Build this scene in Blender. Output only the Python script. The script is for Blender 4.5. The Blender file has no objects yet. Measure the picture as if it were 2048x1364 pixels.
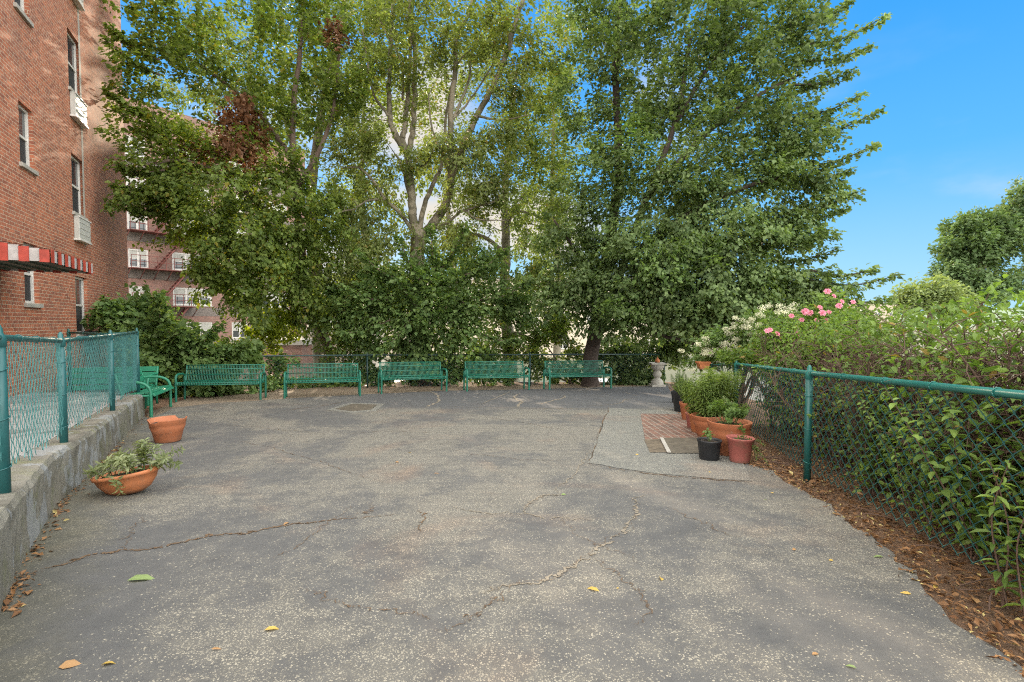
import bpy, bmesh, math, random
import numpy as np
from mathutils import Vector, Matrix
R = math.radians
rng = np.random.default_rng(7)
random.seed(7)
scene = bpy.context.scene
COL = scene.collection

# ------------------------------------------------------------------ camera
CAMZ = 1.31
PITCH = math.atan(37 / 1000)
F = 1000.0
cam = bpy.data.cameras.new('camera')
cam.sensor_width = 36; cam.lens = 36 * F / 2048
cam.clip_start = 0.05; cam.clip_end = 6000
camo = bpy.data.objects.new('camera', cam); COL.objects.link(camo)
camo.location = (0, 0, CAMZ); camo.rotation_euler = (math.pi / 2 - PITCH, 0, 0)
scene.camera = camo

# ------------------------------------------------------------------ light
SUN_EL, SUN_AZ = 18.5, -17.0            # azimuth measured from +Y towards +X
world = bpy.data.worlds.new('World'); scene.world = world
world.use_nodes = True
wn, wl = world.node_tree.nodes, world.node_tree.links
wn.clear()
w_out = wn.new('ShaderNodeOutputWorld'); bg = wn.new('ShaderNodeBackground')
sky = wn.new('ShaderNodeTexSky'); sky.sky_type = 'NISHITA'; sky.sun_disc = False
sky.sun_elevation = R(SUN_EL); sky.sun_rotation = R(SUN_AZ)
sky.air_density = 1.0; sky.dust_density = 0.3; sky.ozone_density = 3.0; sky.altitude = 0
bg.inputs['Strength'].default_value = 0.15
def wnode(t, **k):
    n = wn.new(t)
    for a, v in k.items(): setattr(n, a, v)
    return n
def wmath(op, a, b=None, clamp=False):
    n = wnode('ShaderNodeMath', operation=op, use_clamp=clamp)
    for v, i in ((a, n.inputs[0]), (b, n.inputs[1])):
        if v is None: continue
        if isinstance(v, (int, float)): i.default_value = v
        else: wl.new(v, i)
    return n.outputs[0]
def wmix(f, a, b):
    n = wnode('ShaderNodeMix', data_type='RGBA')
    for v, i in ((f, n.inputs[0]), (a, n.inputs[6]), (b, n.inputs[7])):
        if isinstance(v, (int, float)): i.default_value = v
        elif isinstance(v, tuple): i.default_value = (*v, 1)
        else: wl.new(v, i)
    return n.outputs[2]
def wramp(f, stops):
    n = wnode('ShaderNodeMapRange', interpolation_type='SMOOTHSTEP'); n.inputs[1].default_value = stops[0]; n.inputs[2].default_value = stops[1]
    wl.new(f, n.inputs[0]); return n.outputs[0]
EXPO = 1.3
K = 1 / (0.15 * 2 ** EXPO)
def disp(r, g, b): return (r * K, g * K, b * K)
wtc = wnode('ShaderNodeTexCoord'); wsep = wnode('ShaderNodeSeparateXYZ'); wl.new(wtc.outputs['Generated'], wsep.inputs[0])
ux, uy, uz = wsep.outputs
g = wnode('ShaderNodeValToRGB'); e = g.color_ramp.elements
stops = [(0.0, (.42, .76, 1.0)), (.10, (.30, .66, 1.0)), (.26, (.10, .50, 1.0)), (.45, (.038, .39, .97)), (.8, (.03, .28, .8))]
while len(e) < len(stops): e.new(.5)
for i, (p, c) in enumerate(stops): e[i].position = p; e[i].color = (*c, 1)
wl.new(uz, g.inputs[0])
vm = wnode('ShaderNodeVectorMath', operation='SCALE'); vm.inputs['Scale'].default_value = K; wl.new(g.outputs[0], vm.inputs[0])
col = wmix(.06, vm.outputs[0], sky.outputs[0])
# pale warm veil of thin cloud low round the sun
wno = wnode('ShaderNodeTexNoise'); wno.inputs['Scale'].default_value = 3.0; wno.inputs['Detail'].default_value = 7
wmp = wnode('ShaderNodeMapping'); wmp.inputs['Scale'].default_value = (1, 1, 2.4); wl.new(wtc.outputs['Generated'], wmp.inputs[0]); wl.new(wmp.outputs[0], wno.inputs['Vector'])
azs, azc = math.sin(R(SUN_AZ)), math.cos(R(SUN_AZ))
az = wmath('ADD', wmath('MULTIPLY', ux, azs * -1 + 0.36 * 0), 0.0)
dotp = wmath('ADD', wmath('MULTIPLY', ux, math.sin(R(-6)) * .97), wmath('ADD', wmath('MULTIPLY', uy, .97 * math.cos(R(-6))), wmath('MULTIPLY', uz, .22)))
glow = wmath('MULTIPLY', wramp(dotp, (.86, .985)), wramp(wno.outputs['Fac'], (.42, .60)))
col = wmix(wmath('MULTIPLY', glow, .92), col, disp(.95, .84, .68))
# faint clouds elsewhere
col = wmix(wmath('MULTIPLY', wmath('MULTIPLY', wramp(wno.outputs['Fac'], (.56, .75)), wramp(uz, (.5, .1))), .5), col, disp(.85, .9, 1.0))
# added fill light: bright mottled sky area, unseen behind the viewpoint and overhead
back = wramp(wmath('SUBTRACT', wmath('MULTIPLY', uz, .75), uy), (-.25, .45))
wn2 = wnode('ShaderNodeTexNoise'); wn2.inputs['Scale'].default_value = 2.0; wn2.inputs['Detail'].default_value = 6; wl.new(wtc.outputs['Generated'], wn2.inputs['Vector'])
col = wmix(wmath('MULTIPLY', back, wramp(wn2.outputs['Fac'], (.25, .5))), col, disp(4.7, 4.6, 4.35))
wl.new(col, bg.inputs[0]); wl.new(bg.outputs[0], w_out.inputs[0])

sun = bpy.data.lights.new('sun', 'SUN'); sun.energy = 3.0; sun.angle = R(0.9); sun.color = (1.0, 0.80, 0.58)
suno = bpy.data.objects.new('sun', sun); COL.objects.link(suno)
sd = Vector((math.sin(R(SUN_AZ)) * math.cos(R(SUN_EL)), math.cos(R(SUN_AZ)) * math.cos(R(SUN_EL)), math.sin(R(SUN_EL))))
suno.rotation_euler = sd.to_track_quat('Z', 'Y').to_euler()
suno.location = (-10, 40, 30)

scene.view_settings.view_transform = 'Standard'
scene.view_settings.look = 'None'
scene.view_settings.exposure = EXPO
scene.view_settings.gamma = 1.0
scene.cycles.max_bounces = 8
scene.cycles.diffuse_bounces = 4
scene.cycles.transmission_bounces = 4
scene.cycles.transparent_max_bounces = 4
scene.cycles.use_denoising = False
scene.cycles.pixel_filter_type = 'BLACKMAN_HARRIS'; scene.cycles.filter_width = 1.15
scene.cycles.sample_clamp_indirect = 6.0

# ------------------------------------------------------------------ pixel <-> place helpers
SL = 0.045                                        # the patio falls away from the viewpoint
def gz(y): return -SL * y
_c, _s = math.cos(PITCH), math.sin(PITCH)
def ray(px, py):
    x, u = (px - 1024) / F, -(py - 682) / F
    return Vector((x, _c + u * _s, u * _c - _s))
def P(px, py, d):
    r = ray(px, py); k = d / r.y
    return Vector((r.x * k, d, CAMZ + r.z * k))
def gp(px, py, lift=0.0):
    r = ray(px, py)
    k = (CAMZ - lift) / (-r.z - SL * r.y)
    return Vector((r.x * k, r.y * k, gz(r.y * k) + lift))

# ------------------------------------------------------------------ nodes / materials
class NT:
    def __init__(s, name):
        s.m = bpy.data.materials.new(name); s.m.use_nodes = True
        s.n, s.l = s.m.node_tree.nodes, s.m.node_tree.links
        s.b = s.n['Principled BSDF']; s.out = s.n['Material Output']
        s.tc = s.n.new('ShaderNodeTexCoord')
    def lk(s, a, b): s.l.new(a, b)
    def noise(s, scale, detail=4, rough=.55, vec=None, dist=0):
        n = s.n.new('ShaderNodeTexNoise'); n.inputs['Scale'].default_value = scale
        n.inputs['Detail'].default_value = detail; n.inputs['Roughness'].default_value = rough
        n.inputs['Distortion'].default_value = dist
        s.lk(vec or s.tc.outputs['Object'], n.inputs['Vector']); return n.outputs['Fac']
    def vor(s, scale, feature='F1', out='Distance', vec=None, rnd=1):
        n = s.n.new('ShaderNodeTexVoronoi'); n.feature = feature; n.inputs['Scale'].default_value = scale
        n.inputs['Randomness'].default_value = rnd
        s.lk(vec or s.tc.outputs['Object'], n.inputs['Vector']); return n.outputs[out]
    def ramp(s, fac, stops, interp='LINEAR'):
        n = s.n.new('ShaderNodeValToRGB'); n.color_ramp.interpolation = interp
        e = n.color_ramp.elements
        while len(e) < len(stops): e.new(0.5)
        for i, (p, c) in enumerate(stops):
            e[i].position = p; e[i].color = (*c, 1) if isinstance(c, tuple) else (c, c, c, 1)
        s.lk(fac, n.inputs[0]); return n.outputs[0]
    def mix(s, fac, a, b, mode='MIX'):
        n = s.n.new('ShaderNodeMix'); n.data_type = 'RGBA'; n.blend_type = mode
        for v, i in ((fac, n.inputs[0]), (a, n.inputs[6]), (b, n.inputs[7])):
            if isinstance(v, (int, float)): i.default_value = v
            elif isinstance(v, tuple): i.default_value = (*v, 1)
            else: s.lk(v, i)
        return n.outputs[2]
    def math(s, op, a, b=None, clamp=False):
        n = s.n.new('ShaderNodeMath'); n.operation = op; n.use_clamp = clamp
        for v, i in ((a, n.inputs[0]), (b, n.inputs[1])):
            if v is None: continue
            if isinstance(v, (int, float)): i.default_value = v
            else: s.lk(v, i)
        return n.outputs[0]
    def bump(s, h, strength=.4, dist=.01):
        n = s.n.new('ShaderNodeBump'); n.inputs['Strength'].default_value = strength
        n.inputs['Distance'].default_value = dist; s.lk(h, n.inputs['Height'])
        s.lk(n.outputs[0], s.b.inputs['Normal'])
    def col(s, c):
        if isinstance(c, tuple): s.b.inputs['Base Color'].default_value = (*c, 1)
        else: s.lk(c, s.b.inputs['Base Color'])
    def rough(s, r): s.b.inputs['Roughness'].default_value = r
    def sep(s, out='Object'):
        n = s.n.new('ShaderNodeSeparateXYZ'); s.lk(s.tc.outputs[out], n.inputs[0]); return n.outputs
    def comb(s, x, y, z=0.0):
        n = s.n.new('ShaderNodeCombineXYZ')
        for v, i in ((x, 0), (y, 1), (z, 2)):
            if isinstance(v, (int, float)): n.inputs[i].default_value = v
            else: s.lk(v, n.inputs[i])
        return n.outputs[0]

def simple(name, c, rough=.6, var=.15, scale=6, metal=0, bump=0, bscale=60):
    t = NT(name); f = t.noise(scale, 5)
    lo = tuple(v * (1 - var) for v in c); hi = tuple(min(1, v * (1 + var)) for v in c)
    t.col(t.ramp(f, [(.3, lo), (.7, hi)])); t.rough(rough); t.b.inputs['Metallic'].default_value = metal
    if bump: t.bump(t.noise(bscale, 4), bump, .004)
    return t.m

def leafmat(name, c1, c2, trans=.35, tcol=None, rough=.5, c3=None, amt3=.06, clump=.9):
    t = NT(name)
    g = t.n.new('ShaderNodeNewGeometry')
    rv = g.outputs['Random Per Island']
    base = t.mix(rv, c1, c2)
    big = t.ramp(t.noise(clump, 2), [(.35, .72), (.65, 1.2)])
    base = t.mix(1.0, base, big, 'MULTIPLY')
    if c3: base = t.mix(t.math('GREATER_THAN', rv, 1 - amt3), base, c3)
    t.col(base); t.rough(rough)
    t.b.inputs['Specular IOR Level'].default_value = .22
    tr = t.n.new('ShaderNodeBsdfTranslucent')
    tc = t.mix(1.0, base, tcol or (1.7, 1.75, .7), 'MULTIPLY'); t.lk(tc, tr.inputs['Color'])
    ms = t.n.new('ShaderNodeMixShader'); ms.inputs[0].default_value = trans
    t.lk(t.b.outputs[0], ms.inputs[1]); t.lk(tr.outputs[0], ms.inputs[2]); t.lk(ms.outputs[0], t.out.inputs[0])
    return t.m

def brickmat(name, c1, c2, mortar, w=.205, h=.0677, bands=None, stain=True, bump=.5):
    t = NT(name); s = t.sep()
    geo = t.n.new('ShaderNodeNewGeometry')
    xn = t.math('ADD', s[0], s[1])
    v = t.comb(xn, s[2])
    b = t.n.new('ShaderNodeTexBrick'); b.offset = .5; b.squash = .5; b.squash_frequency = 6
    t.lk(v, b.inputs['Vector']); b.inputs['Scale'].default_value = 1
    b.inputs['Brick Width'].default_value = w; b.inputs['Row Height'].default_value = h
    b.inputs['Mortar Size'].default_value = .011 if name == 'paver_brick' else .0062; b.inputs['Mortar Smooth'].default_value = .3
    b.inputs['Bias'].default_value = -.1
    b.inputs['Color1'].default_value = (*c1, 1); b.inputs['Color2'].default_value = (*c2, 1)
    b.inputs['Mortar'].default_value = (*mortar, 1)
    fine = t.ramp(t.noise(9, 6), [(.25, .72), (.75, 1.22)])
    c = t.mix(1.0, b.outputs['Color'], fine, 'MULTIPLY')
    if stain:
        m = t.ramp(t.noise(.55, 6, .65, t.comb(t.math('MULTIPLY', xn, 1.0), t.math('MULTIPLY', s[2], .45))), [(.5, 0.0), (.72, .42)])
        c = t.mix(m, c, (.12, .085, .07))
        pale = t.ramp(t.noise(2.2, 7, .7), [(.55, 0.0), (.75, .35)]); c = t.mix(pale, c, t.mix(1.0, c, (1.5, 1.35, 1.2), 'MULTIPLY'))
    if bands:
        z0, z1, per, bc = bands
        zz = t.math('MODULO', t.math('ADD', s[2], 100 * per), per)
        msk = t.math('MULTIPLY', t.math('GREATER_THAN', zz, z0), t.math('LESS_THAN', zz, z1))
        c = t.mix(msk, c, t.mix(1.0, c, bc, 'MULTIPLY'))
    t.col(c); t.rough(.85)
    if bump: t.bump(t.math('SUBTRACT', 1.0, b.outputs['Fac']), bump, .008)
    return t.m

M = {}
# asphalt
def asphalt(name, patchy=True):
    t = NT(name); pos = t.sep()
    big = t.noise(.30, 9, .62, None, 1.2); mid = t.noise(1.5, 8, .68, None, .5); fine = t.noise(7, 6, .7)
    vn = t.n.new('ShaderNodeTexVoronoi'); vn.feature = 'F1'; vn.inputs['Scale'].default_value = 122
    t.lk(t.tc.outputs['Object'], vn.inputs['Vector'])
    v2 = t.n.new('ShaderNodeTexVoronoi'); v2.feature = 'F1'; v2.inputs['Scale'].default_value = 70
    t.lk(t.tc.outputs['Object'], v2.inputs['Vector'])
    cs = t.n.new('ShaderNodeSeparateColor'); t.lk(vn.outputs['Color'], cs.inputs[0]); c2 = t.n.new('ShaderNodeSeparateColor'); t.lk(v2.outputs['Color'], c2.inputs[0])
    wear = t.math('ADD', t.math('MULTIPLY', big, 1.0), t.math('ADD', t.math('MULTIPLY', mid, .62), t.math('MULTIPLY', fine, .28)))
    dens = t.ramp(wear, [(.80, .03), (.90, .30), (1.08, .90)]) if patchy else t.ramp(wear, [(.7, .5), (1.1, .8)])
    st1 = t.math('MULTIPLY', t.math('LESS_THAN', cs.outputs[0], dens), t.math('LESS_THAN', vn.outputs['Distance'], t.math('ADD', .22, t.math('MULTIPLY', cs.outputs[1], .38))))
    st2 = t.math('MULTIPLY', t.math('LESS_THAN', c2.outputs[0], t.math('MULTIPLY', dens, .25)), t.math('LESS_THAN', v2.outputs['Distance'], t.math('ADD', .15, t.math('MULTIPLY', c2.outputs[1], .3))))
    stone = t.math('MAXIMUM', st1, st2)
    stc = t.mix(cs.outputs[2], (.125, .115, .095), (.33, .295, .23))
    tar = t.mix(fine, (.052, .052, .053), (.108, .104, .098))
    tar = t.mix(t.math('MULTIPLY', dens, .75), tar, t.mix(fine, (.085, .078, .066), (.165, .152, .128)))
    c = t.mix(stone, tar, stc)
    br = t.ramp(t.noise(.62, 6, .62, None, 1.0), [(.54, 0.0), (.72, .5)])
    c = t.mix(br, c, t.mix(1.0, c, (1.3, .95, .80), 'MULTIPLY'))
    dkp = t.ramp(t.noise(.95, 8, .7, None, 1.5), [(.56, 0.0), (.66, .42)])
    c = t.mix(dkp, c, t.mix(1.0, c, (.66, .66, .67), 'MULTIPLY'))
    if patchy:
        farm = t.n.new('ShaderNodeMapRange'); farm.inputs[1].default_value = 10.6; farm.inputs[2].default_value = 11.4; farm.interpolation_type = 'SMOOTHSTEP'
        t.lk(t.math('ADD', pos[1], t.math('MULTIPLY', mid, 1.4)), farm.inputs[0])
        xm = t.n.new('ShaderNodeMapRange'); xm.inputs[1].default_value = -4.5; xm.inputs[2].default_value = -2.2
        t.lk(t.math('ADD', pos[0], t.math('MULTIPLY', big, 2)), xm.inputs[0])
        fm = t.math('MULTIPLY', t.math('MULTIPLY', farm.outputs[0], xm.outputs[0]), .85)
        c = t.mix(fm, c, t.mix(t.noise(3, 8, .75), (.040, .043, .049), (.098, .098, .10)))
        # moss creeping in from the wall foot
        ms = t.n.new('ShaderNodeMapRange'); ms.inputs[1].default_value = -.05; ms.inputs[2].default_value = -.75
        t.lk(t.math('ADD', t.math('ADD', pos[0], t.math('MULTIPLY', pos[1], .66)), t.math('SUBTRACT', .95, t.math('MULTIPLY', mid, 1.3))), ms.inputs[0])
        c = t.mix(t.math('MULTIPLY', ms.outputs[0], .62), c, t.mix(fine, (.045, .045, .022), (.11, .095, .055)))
    c = t.mix(1.0, c, (1.10, 1.12, 1.12), 'MULTIPLY')
    if not patchy: c = t.mix(1.0, c, (1.12, 1.17, 1.2), 'MULTIPLY')
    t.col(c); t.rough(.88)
    t.bump(t.math('ADD', t.math('MULTIPLY', t.noise(60, 6, .75), .8), t.math('ADD', t.math('MULTIPLY', stone, .4), t.math('MULTIPLY', fine, .8))), .6, .008)
    return t.m
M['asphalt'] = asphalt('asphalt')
M['slabp'] = asphalt('patch_asphalt', False)
def concrete(name, a, b, moss=0, stain=(.06, .055, .04), peel=0):
    t = NT(name); c = t.mix(t.noise(3, 8, .7), a, b)
    c = t.mix(t.math('LESS_THAN', t.vor(85), .2), c, tuple(v * 1.5 for v in b))
    c = t.mix(t.ramp(t.noise(1.3, 8, .7, None, 1.2), [(.48, 0.0), (.66, .75)]), c, stain)
    if moss:
        c = t.mix(t.ramp(t.noise(2.6, 8, .75), [(.5, 0.0), (.68, moss)]), c, (.13, .14, .05))
    if peel:
        v = t.n.new('ShaderNodeMapping'); v.inputs['Scale'].default_value = (1.5, 1.5, 1.2); t.lk(t.tc.outputs['Object'], v.inputs[0])
        c = t.mix(t.ramp(t.noise(1.4, 7, .65, v.outputs[0]), [(.53, 0.0), (.545, peel)]), c, (.34, .37, .40))
    t.col(c); t.rough(.9); t.bump(t.noise(26, 9, .75), .7, .01); return t.m
M['conc'] = concrete('concrete_wall', (.12, .113, .088), (.24, .225, .187), .8, (.062, .056, .040), .38)
M['yard'] = concrete('yard_paving', (.27, .26, .245), (.36, .35, .33))
M['urn'] = concrete('cast_stone', (.30, .285, .25), (.42, .40, .36), .2, (.17, .155, .13))
M['pale'] = concrete('pale_paving', (.42, .40, .37), (.52, .50, .46), 0, (.35, .33, .3))
# dirt
t = NT('dirt'); c = t.mix(t.noise(7, 8, .7), (.105, .055, .030), (.235, .140, .080))
c = t.mix(t.ramp(t.noise(60, 4, .8), [(.55, 0.0), (.6, .8)]), c, (.32, .21, .12)); c = t.mix(t.ramp(t.noise(45, 4, .8), [(.35, .8), (.42, 0.0)]), c, (.04, .025, .016))
t.col(c); t.rough(.95); t.bump(t.noise(40, 8, .8), 1, .03); M['dirt'] = t.m
t = NT('kerb_dirt'); c = t.mix(t.noise(5, 8, .7), (.15, .11, .075), (.27, .215, .15)); t.col(c); t.rough(.95); t.bump(t.noise(30, 8, .8), .8, .02); M['sand'] = t.m
t = NT('terrain'); c = t.mix(t.noise(.35, 8, .7), (.07, .09, .035), (.20, .175, .125)); t.col(c); t.rough(.95); M['terrain'] = t.m
t = NT('hill_green'); c = t.mix(t.noise(.05, 8, .7), (.10, .15, .09), (.22, .27, .18)); t.col(c); t.rough(.95); M['hill'] = t.m
t = NT('crack_sand'); c = t.mix(t.noise(9, 6, .7), (.15, .128, .095), (.29, .25, .19)); t.col(c); t.rough(.95); M['seam'] = t.m
t = NT('crack_dirt'); c = t.mix(t.noise(9, 6, .7), (.045, .035, .025), (.20, .12, .06)); t.col(c); t.rough(.95); M['seamd'] = t.m
# metals and paints
def paint(name, a, b, rust=.0, rough=.42):
    t = NT(name); c = t.mix(t.noise(5, 6, .65), a, b)
    c = t.mix(t.ramp(t.noise(24, 7, .7), [(.66, 0.0), (.72, .6)]), c, tuple(v * .45 for v in a))
    if rust: c = t.mix(t.ramp(t.noise(11, 7, .75), [(.66, 0.0), (.7, rust)]), c, (.28, .24, .17))
    t.col(c); t.rough(rough); t.bump(t.noise(90, 3), .12, .003); return t.m
M['fence_teal'] = paint('fence_teal_paint', (.012, .078, .080), (.024, .122, .122), .35)
M['mesh_teal'] = paint('mesh_teal_vinyl', (.030, .145, .145), (.075, .235, .225))
M['fence_dark'] = paint('fence_dark_green', (.010, .075, .068), (.018, .115, .10), .2)
M['rear_dark'] = paint('rear_fence_black', (.008, .030, .030), (.015, .055, .052), .1)
M['rail_green'] = paint('rail_green', (.013, .115, .097), (.026, .175, .150), .35)
M['mesh_dark'] = paint('mesh_dark_vinyl', (.010, .060, .056), (.022, .105, .098))
M['bench'] = paint('bench_green_coat', (.009, .108, .070), (.018, .165, .112), 0, .38)
M['slat'] = paint('slat_bench_green', (.013, .155, .088), (.026, .225, .13), 0, .45)
def clay(name, c):
    t = NT(name); k = t.mix(t.noise(5, 6), tuple(v * .8 for v in c), tuple(v * 1.15 for v in c))
    k = t.mix(t.ramp(t.noise(9, 8, .75, None, 1), [(.50, 0.0), (.68, .55)]), k, (.20, .12, .075)); k = t.mix(t.ramp(t.noise(14, 8, .75), [(.60, 0.0), (.68, .45)]), k, (.45, .33, .25))
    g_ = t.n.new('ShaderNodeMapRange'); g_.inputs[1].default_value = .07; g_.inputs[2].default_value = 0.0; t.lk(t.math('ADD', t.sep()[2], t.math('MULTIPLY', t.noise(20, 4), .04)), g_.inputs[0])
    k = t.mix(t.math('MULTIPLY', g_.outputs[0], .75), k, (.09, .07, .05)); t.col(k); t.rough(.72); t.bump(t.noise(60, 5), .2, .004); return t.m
M['terra'] = clay('terracotta_clay', (.43, .145, .062))
M['terra_old'] = simple('terracotta_plastic', (.43, .145, .062), .6, .16, 5, 0, .15)
M['terra2'] = clay('terracotta_orange', (.48, .165, .062))
M['terra3'] = clay('terracotta_red', (.36, .105, .085))
M['blackp'] = simple('black_plastic', (.018, .019, .022), .5, .3, 12)
M['soil'] = simple('potting_soil', (.035, .024, .016), .95, .5, 30, 0, 1, 50)
M['frame'] = simple('window_frame_white', (.62, .60, .56), .5, .12, 3)
M['sill'] = simple('stone_sill', (.36, .34, .30), .85, .15, 5)
M['acgrille'] = simple('ac_cover', (.46, .46, .42), .5, .1, 8)
M['red'] = simple('awning_red', (.40, .055, .035), .5, .25, 9)
M['white'] = simple('awning_white', (.42, .40, .385), .55, .2, 9)
M['awnin'] = simple('awning_underside', (.10, .115, .095), .7, .25, 6)
M['escape'] = simple('fire_escape_red', (.15, .045, .035), .7, .3, 4)
M['bark_pale'] = None
def bark(name, a, b, blotch=None, sc=3):
    t = NT(name); m = t.n.new('ShaderNodeMapping'); m.inputs['Scale'].default_value = (6, 6, 1.2)
    t.lk(t.tc.outputs['Object'], m.inputs[0])
    c = t.mix(t.noise(sc, 8, .7, m.outputs[0]), a, b)
    if blotch: c = t.mix(t.ramp(t.noise(3.2, 3, .5), [(.50, 0.0), (.54, .8)]), c, blotch)
    t.col(c); t.rough(.9); t.bump(t.noise(sc * 2, 8, .75, m.outputs[0]), .8, .02); return t.m
M['bark_pale'] = bark('sycamore_bark', (.15, .13, .09), (.30, .265, .195), (.10, .09, .058))
M['bark_dark'] = bark('maple_bark', (.035, .026, .022), (.085, .062, .05))
M['bark_mid'] = bark('brown_bark', (.085, .058, .045), (.18, .13, .10))
M['twig'] = bark('hedge_twig', (.075, .045, .032), (.17, .105, .075))
M['stem'] = simple('green_stem', (.10, .15, .04), .6, .3, 10)
t = NT('window_glass'); t.col(t.mix(t.noise(.8, 2), (.02, .025, .03), (.07, .08, .085))); t.rough(.06); t.b.inputs['Specular IOR Level'].default_value = .8; M['glass'] = t.m
M['screen'] = simple('insect_screen', (.028, .032, .036), .6, .2, 20)
M['blind'] = simple('window_blind', (.42, .42, .38), .8, .1, 4)
M['brick1'] = brickmat('red_brick', (.44, .145, .073), (.25, .085, .052), (.50, .38, .27))
M['brick2'] = brickmat('far_brick', (.29, .14, .11), (.17, .095, .08), (.34, .28, .23), bump=0)
M['brick2g'] = brickmat('far_grey_brick', (.17, .145, .13), (.08, .07, .068), (.36, .31, .27), bump=0)
M['paver'] = brickmat('paver_brick', (.20, .10, .07), (.10, .062, .048), (.25, .21, .17), w=.2, h=.105)
M['cream'] = simple('cream_render', (.56, .49, .39), .9, .1, 1)
M['beige'] = simple('beige_render', (.42, .35, .28), .9, .1, .2)
M['roofm'] = simple('roof_grey', (.22, .21, .20), .9, .15, 2)
M['plate'] = simple('rusty_plate', (.095, .080, .058), .75, .35, 9)
M['carw'] = simple('car_white', (.66, .67, .68), .25, .03, 1)
M['carb'] = simple('car_blue', (.10, .16, .26), .25, .05, 1)
M['cars'] = simple('car_silver', (.38, .39, .40), .25, .05, 1)
M['tyre'] = simple('tyre_rubber', (.02, .02, .02), .8, .2, 9)
M['lampr'] = simple('lamp_red', (.4, .02, .02), .3, .1, 2)
# leaves
M['l_left'] = leafmat('leaf_dark_green', (.072, .118, .026), (.200, .260, .064), .42, c3=(.22, .20, .03), amt3=.03)
M['l_top'] = leafmat('leaf_mid_green', (.095, .135, .038), (.20, .25, .080), .42, c3=(.2, .18, .05), amt3=.03)
M['l_syc'] = leafmat('leaf_sycamore', (.105, .140, .040), (.22, .26, .090), .45, c3=(.22, .18, .05), amt3=.04)
M['l_maple'] = leafmat('leaf_maple', (.070, .118, .042), (.190, .255, .105), .38)
M['l_yel'] = leafmat('leaf_yellow_green', (.13, .18, .02), (.24, .28, .035), .5)
M['l_brown'] = leafmat('leaf_dead_brown', (.13, .062, .032), (.28, .15, .08), .3, (1.3, 1.0, .8))
M['l_shrub'] = leafmat('leaf_shrub', (.070, .128, .040), (.185, .265, .092), .35)
M['l_hedge'] = leafmat('leaf_hedge', (.085, .150, .034), (.22, .32, .075), .38, c3=(.28, .2, .05), amt3=.02)
M['l_light'] = leafmat('leaf_light', (.085, .150, .042), (.17, .245, .080), .4)
M['l_sage'] = leafmat('leaf_sage', (.17, .21, .10), (.30, .33, .18), .3)
M['l_lily'] = leafmat('leaf_lily', (.10, .16, .035), (.22, .29, .09), .35)
M['l_far'] = leafmat('leaf_far', (.085, .145, .055), (.17, .235, .11), .3)
M['l_farl'] = leafmat('leaf_far_light', (.15, .20, .08), (.26, .31, .14), .35)
M['flower_w'] = leafmat('flower_white', (.62, .62, .42), (.82, .80, .60), .3, (1, 1, .9))
M['flower_p'] = leafmat('flower_pink', (.72, .20, .30), (.86, .40, .48), .3, (1.1, .8, .9))
M['litter'] = leafmat('leaf_litter', (.13, .060, .026), (.36, .195, .085), .1, (1, 1, 1), c3=(.46, .37, .15), amt3=.08)
M['fly'] = leafmat('fallen_yellow', (.50, .32, .06), (.58, .42, .12), .2, (1, 1, .8))
M['flg'] = leafmat('fallen_green', (.16, .24, .08), (.26, .33, .13), .2)
M['flb'] = leafmat('fallen_brown', (.30, .15, .06), (.42, .26, .12), .1, (1, 1, 1))

# ------------------------------------------------------------------ object helpers
def link_mesh(name, me, mat, parent=None):
    o = bpy.data.objects.new(name, me); COL.objects.link(o)
    if mat is not None:
        for mm in (mat if isinstance(mat, list) else [mat]): me.materials.append(mm)
    if parent: o.parent = parent
    return o
def raw(name, verts, faces, mat, parent=None, smooth=False):
    me = bpy.data.meshes.new(name); me.from_pydata([tuple(v) for v in verts], [], faces); me.update()
    if smooth: me.polygons.foreach_set('use_smooth', [True] * len(me.polygons))
    return link_mesh(name, me, mat, parent)
def npmesh(name, V, loops, starts, totals, mat, parent=None, smooth=False, matidx=None):
    me = bpy.data.meshes.new(name)
    me.vertices.add(len(V)); me.vertices.foreach_set('co', np.asarray(V, np.float32).ravel())
    me.loops.add(len(loops)); me.loops.foreach_set('vertex_index', np.asarray(loops, np.int32))
    me.polygons.add(len(starts)); me.polygons.foreach_set('loop_start', np.asarray(starts, np.int32))
    me.update(calc_edges=True)
    if smooth: me.polygons.foreach_set('use_smooth', [True] * len(starts))
    o = link_mesh(name, me, mat, parent)
    return o
def thing(name, label, cat, loc=(0, 0, 0), rz=0, group=None):
    o = bpy.data.objects.new(name, None); COL.objects.link(o)
    o.location = loc; o.rotation_euler = (0, 0, rz); o.empty_display_size = .2
    o['label'] = label; o['category'] = cat
    if group: o['group'] = group
    return o
def tag(o, label, cat, group=None):
    o['label'] = label; o['category'] = cat
    if group: o['group'] = group
    return o
def struct(o): o['kind'] = 'structure'; return o
def stuff(o, label=None, cat=None):
    o['kind'] = 'stuff'
    if label: o['label'] = label
    if cat: o['category'] = cat
    return o
def copy_tree(o, parent=None):
    c = o.copy(); COL.objects.link(c)
    if parent: c.parent = parent
    for ch in list(o.children): copy_tree(ch, c)
    return c

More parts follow.
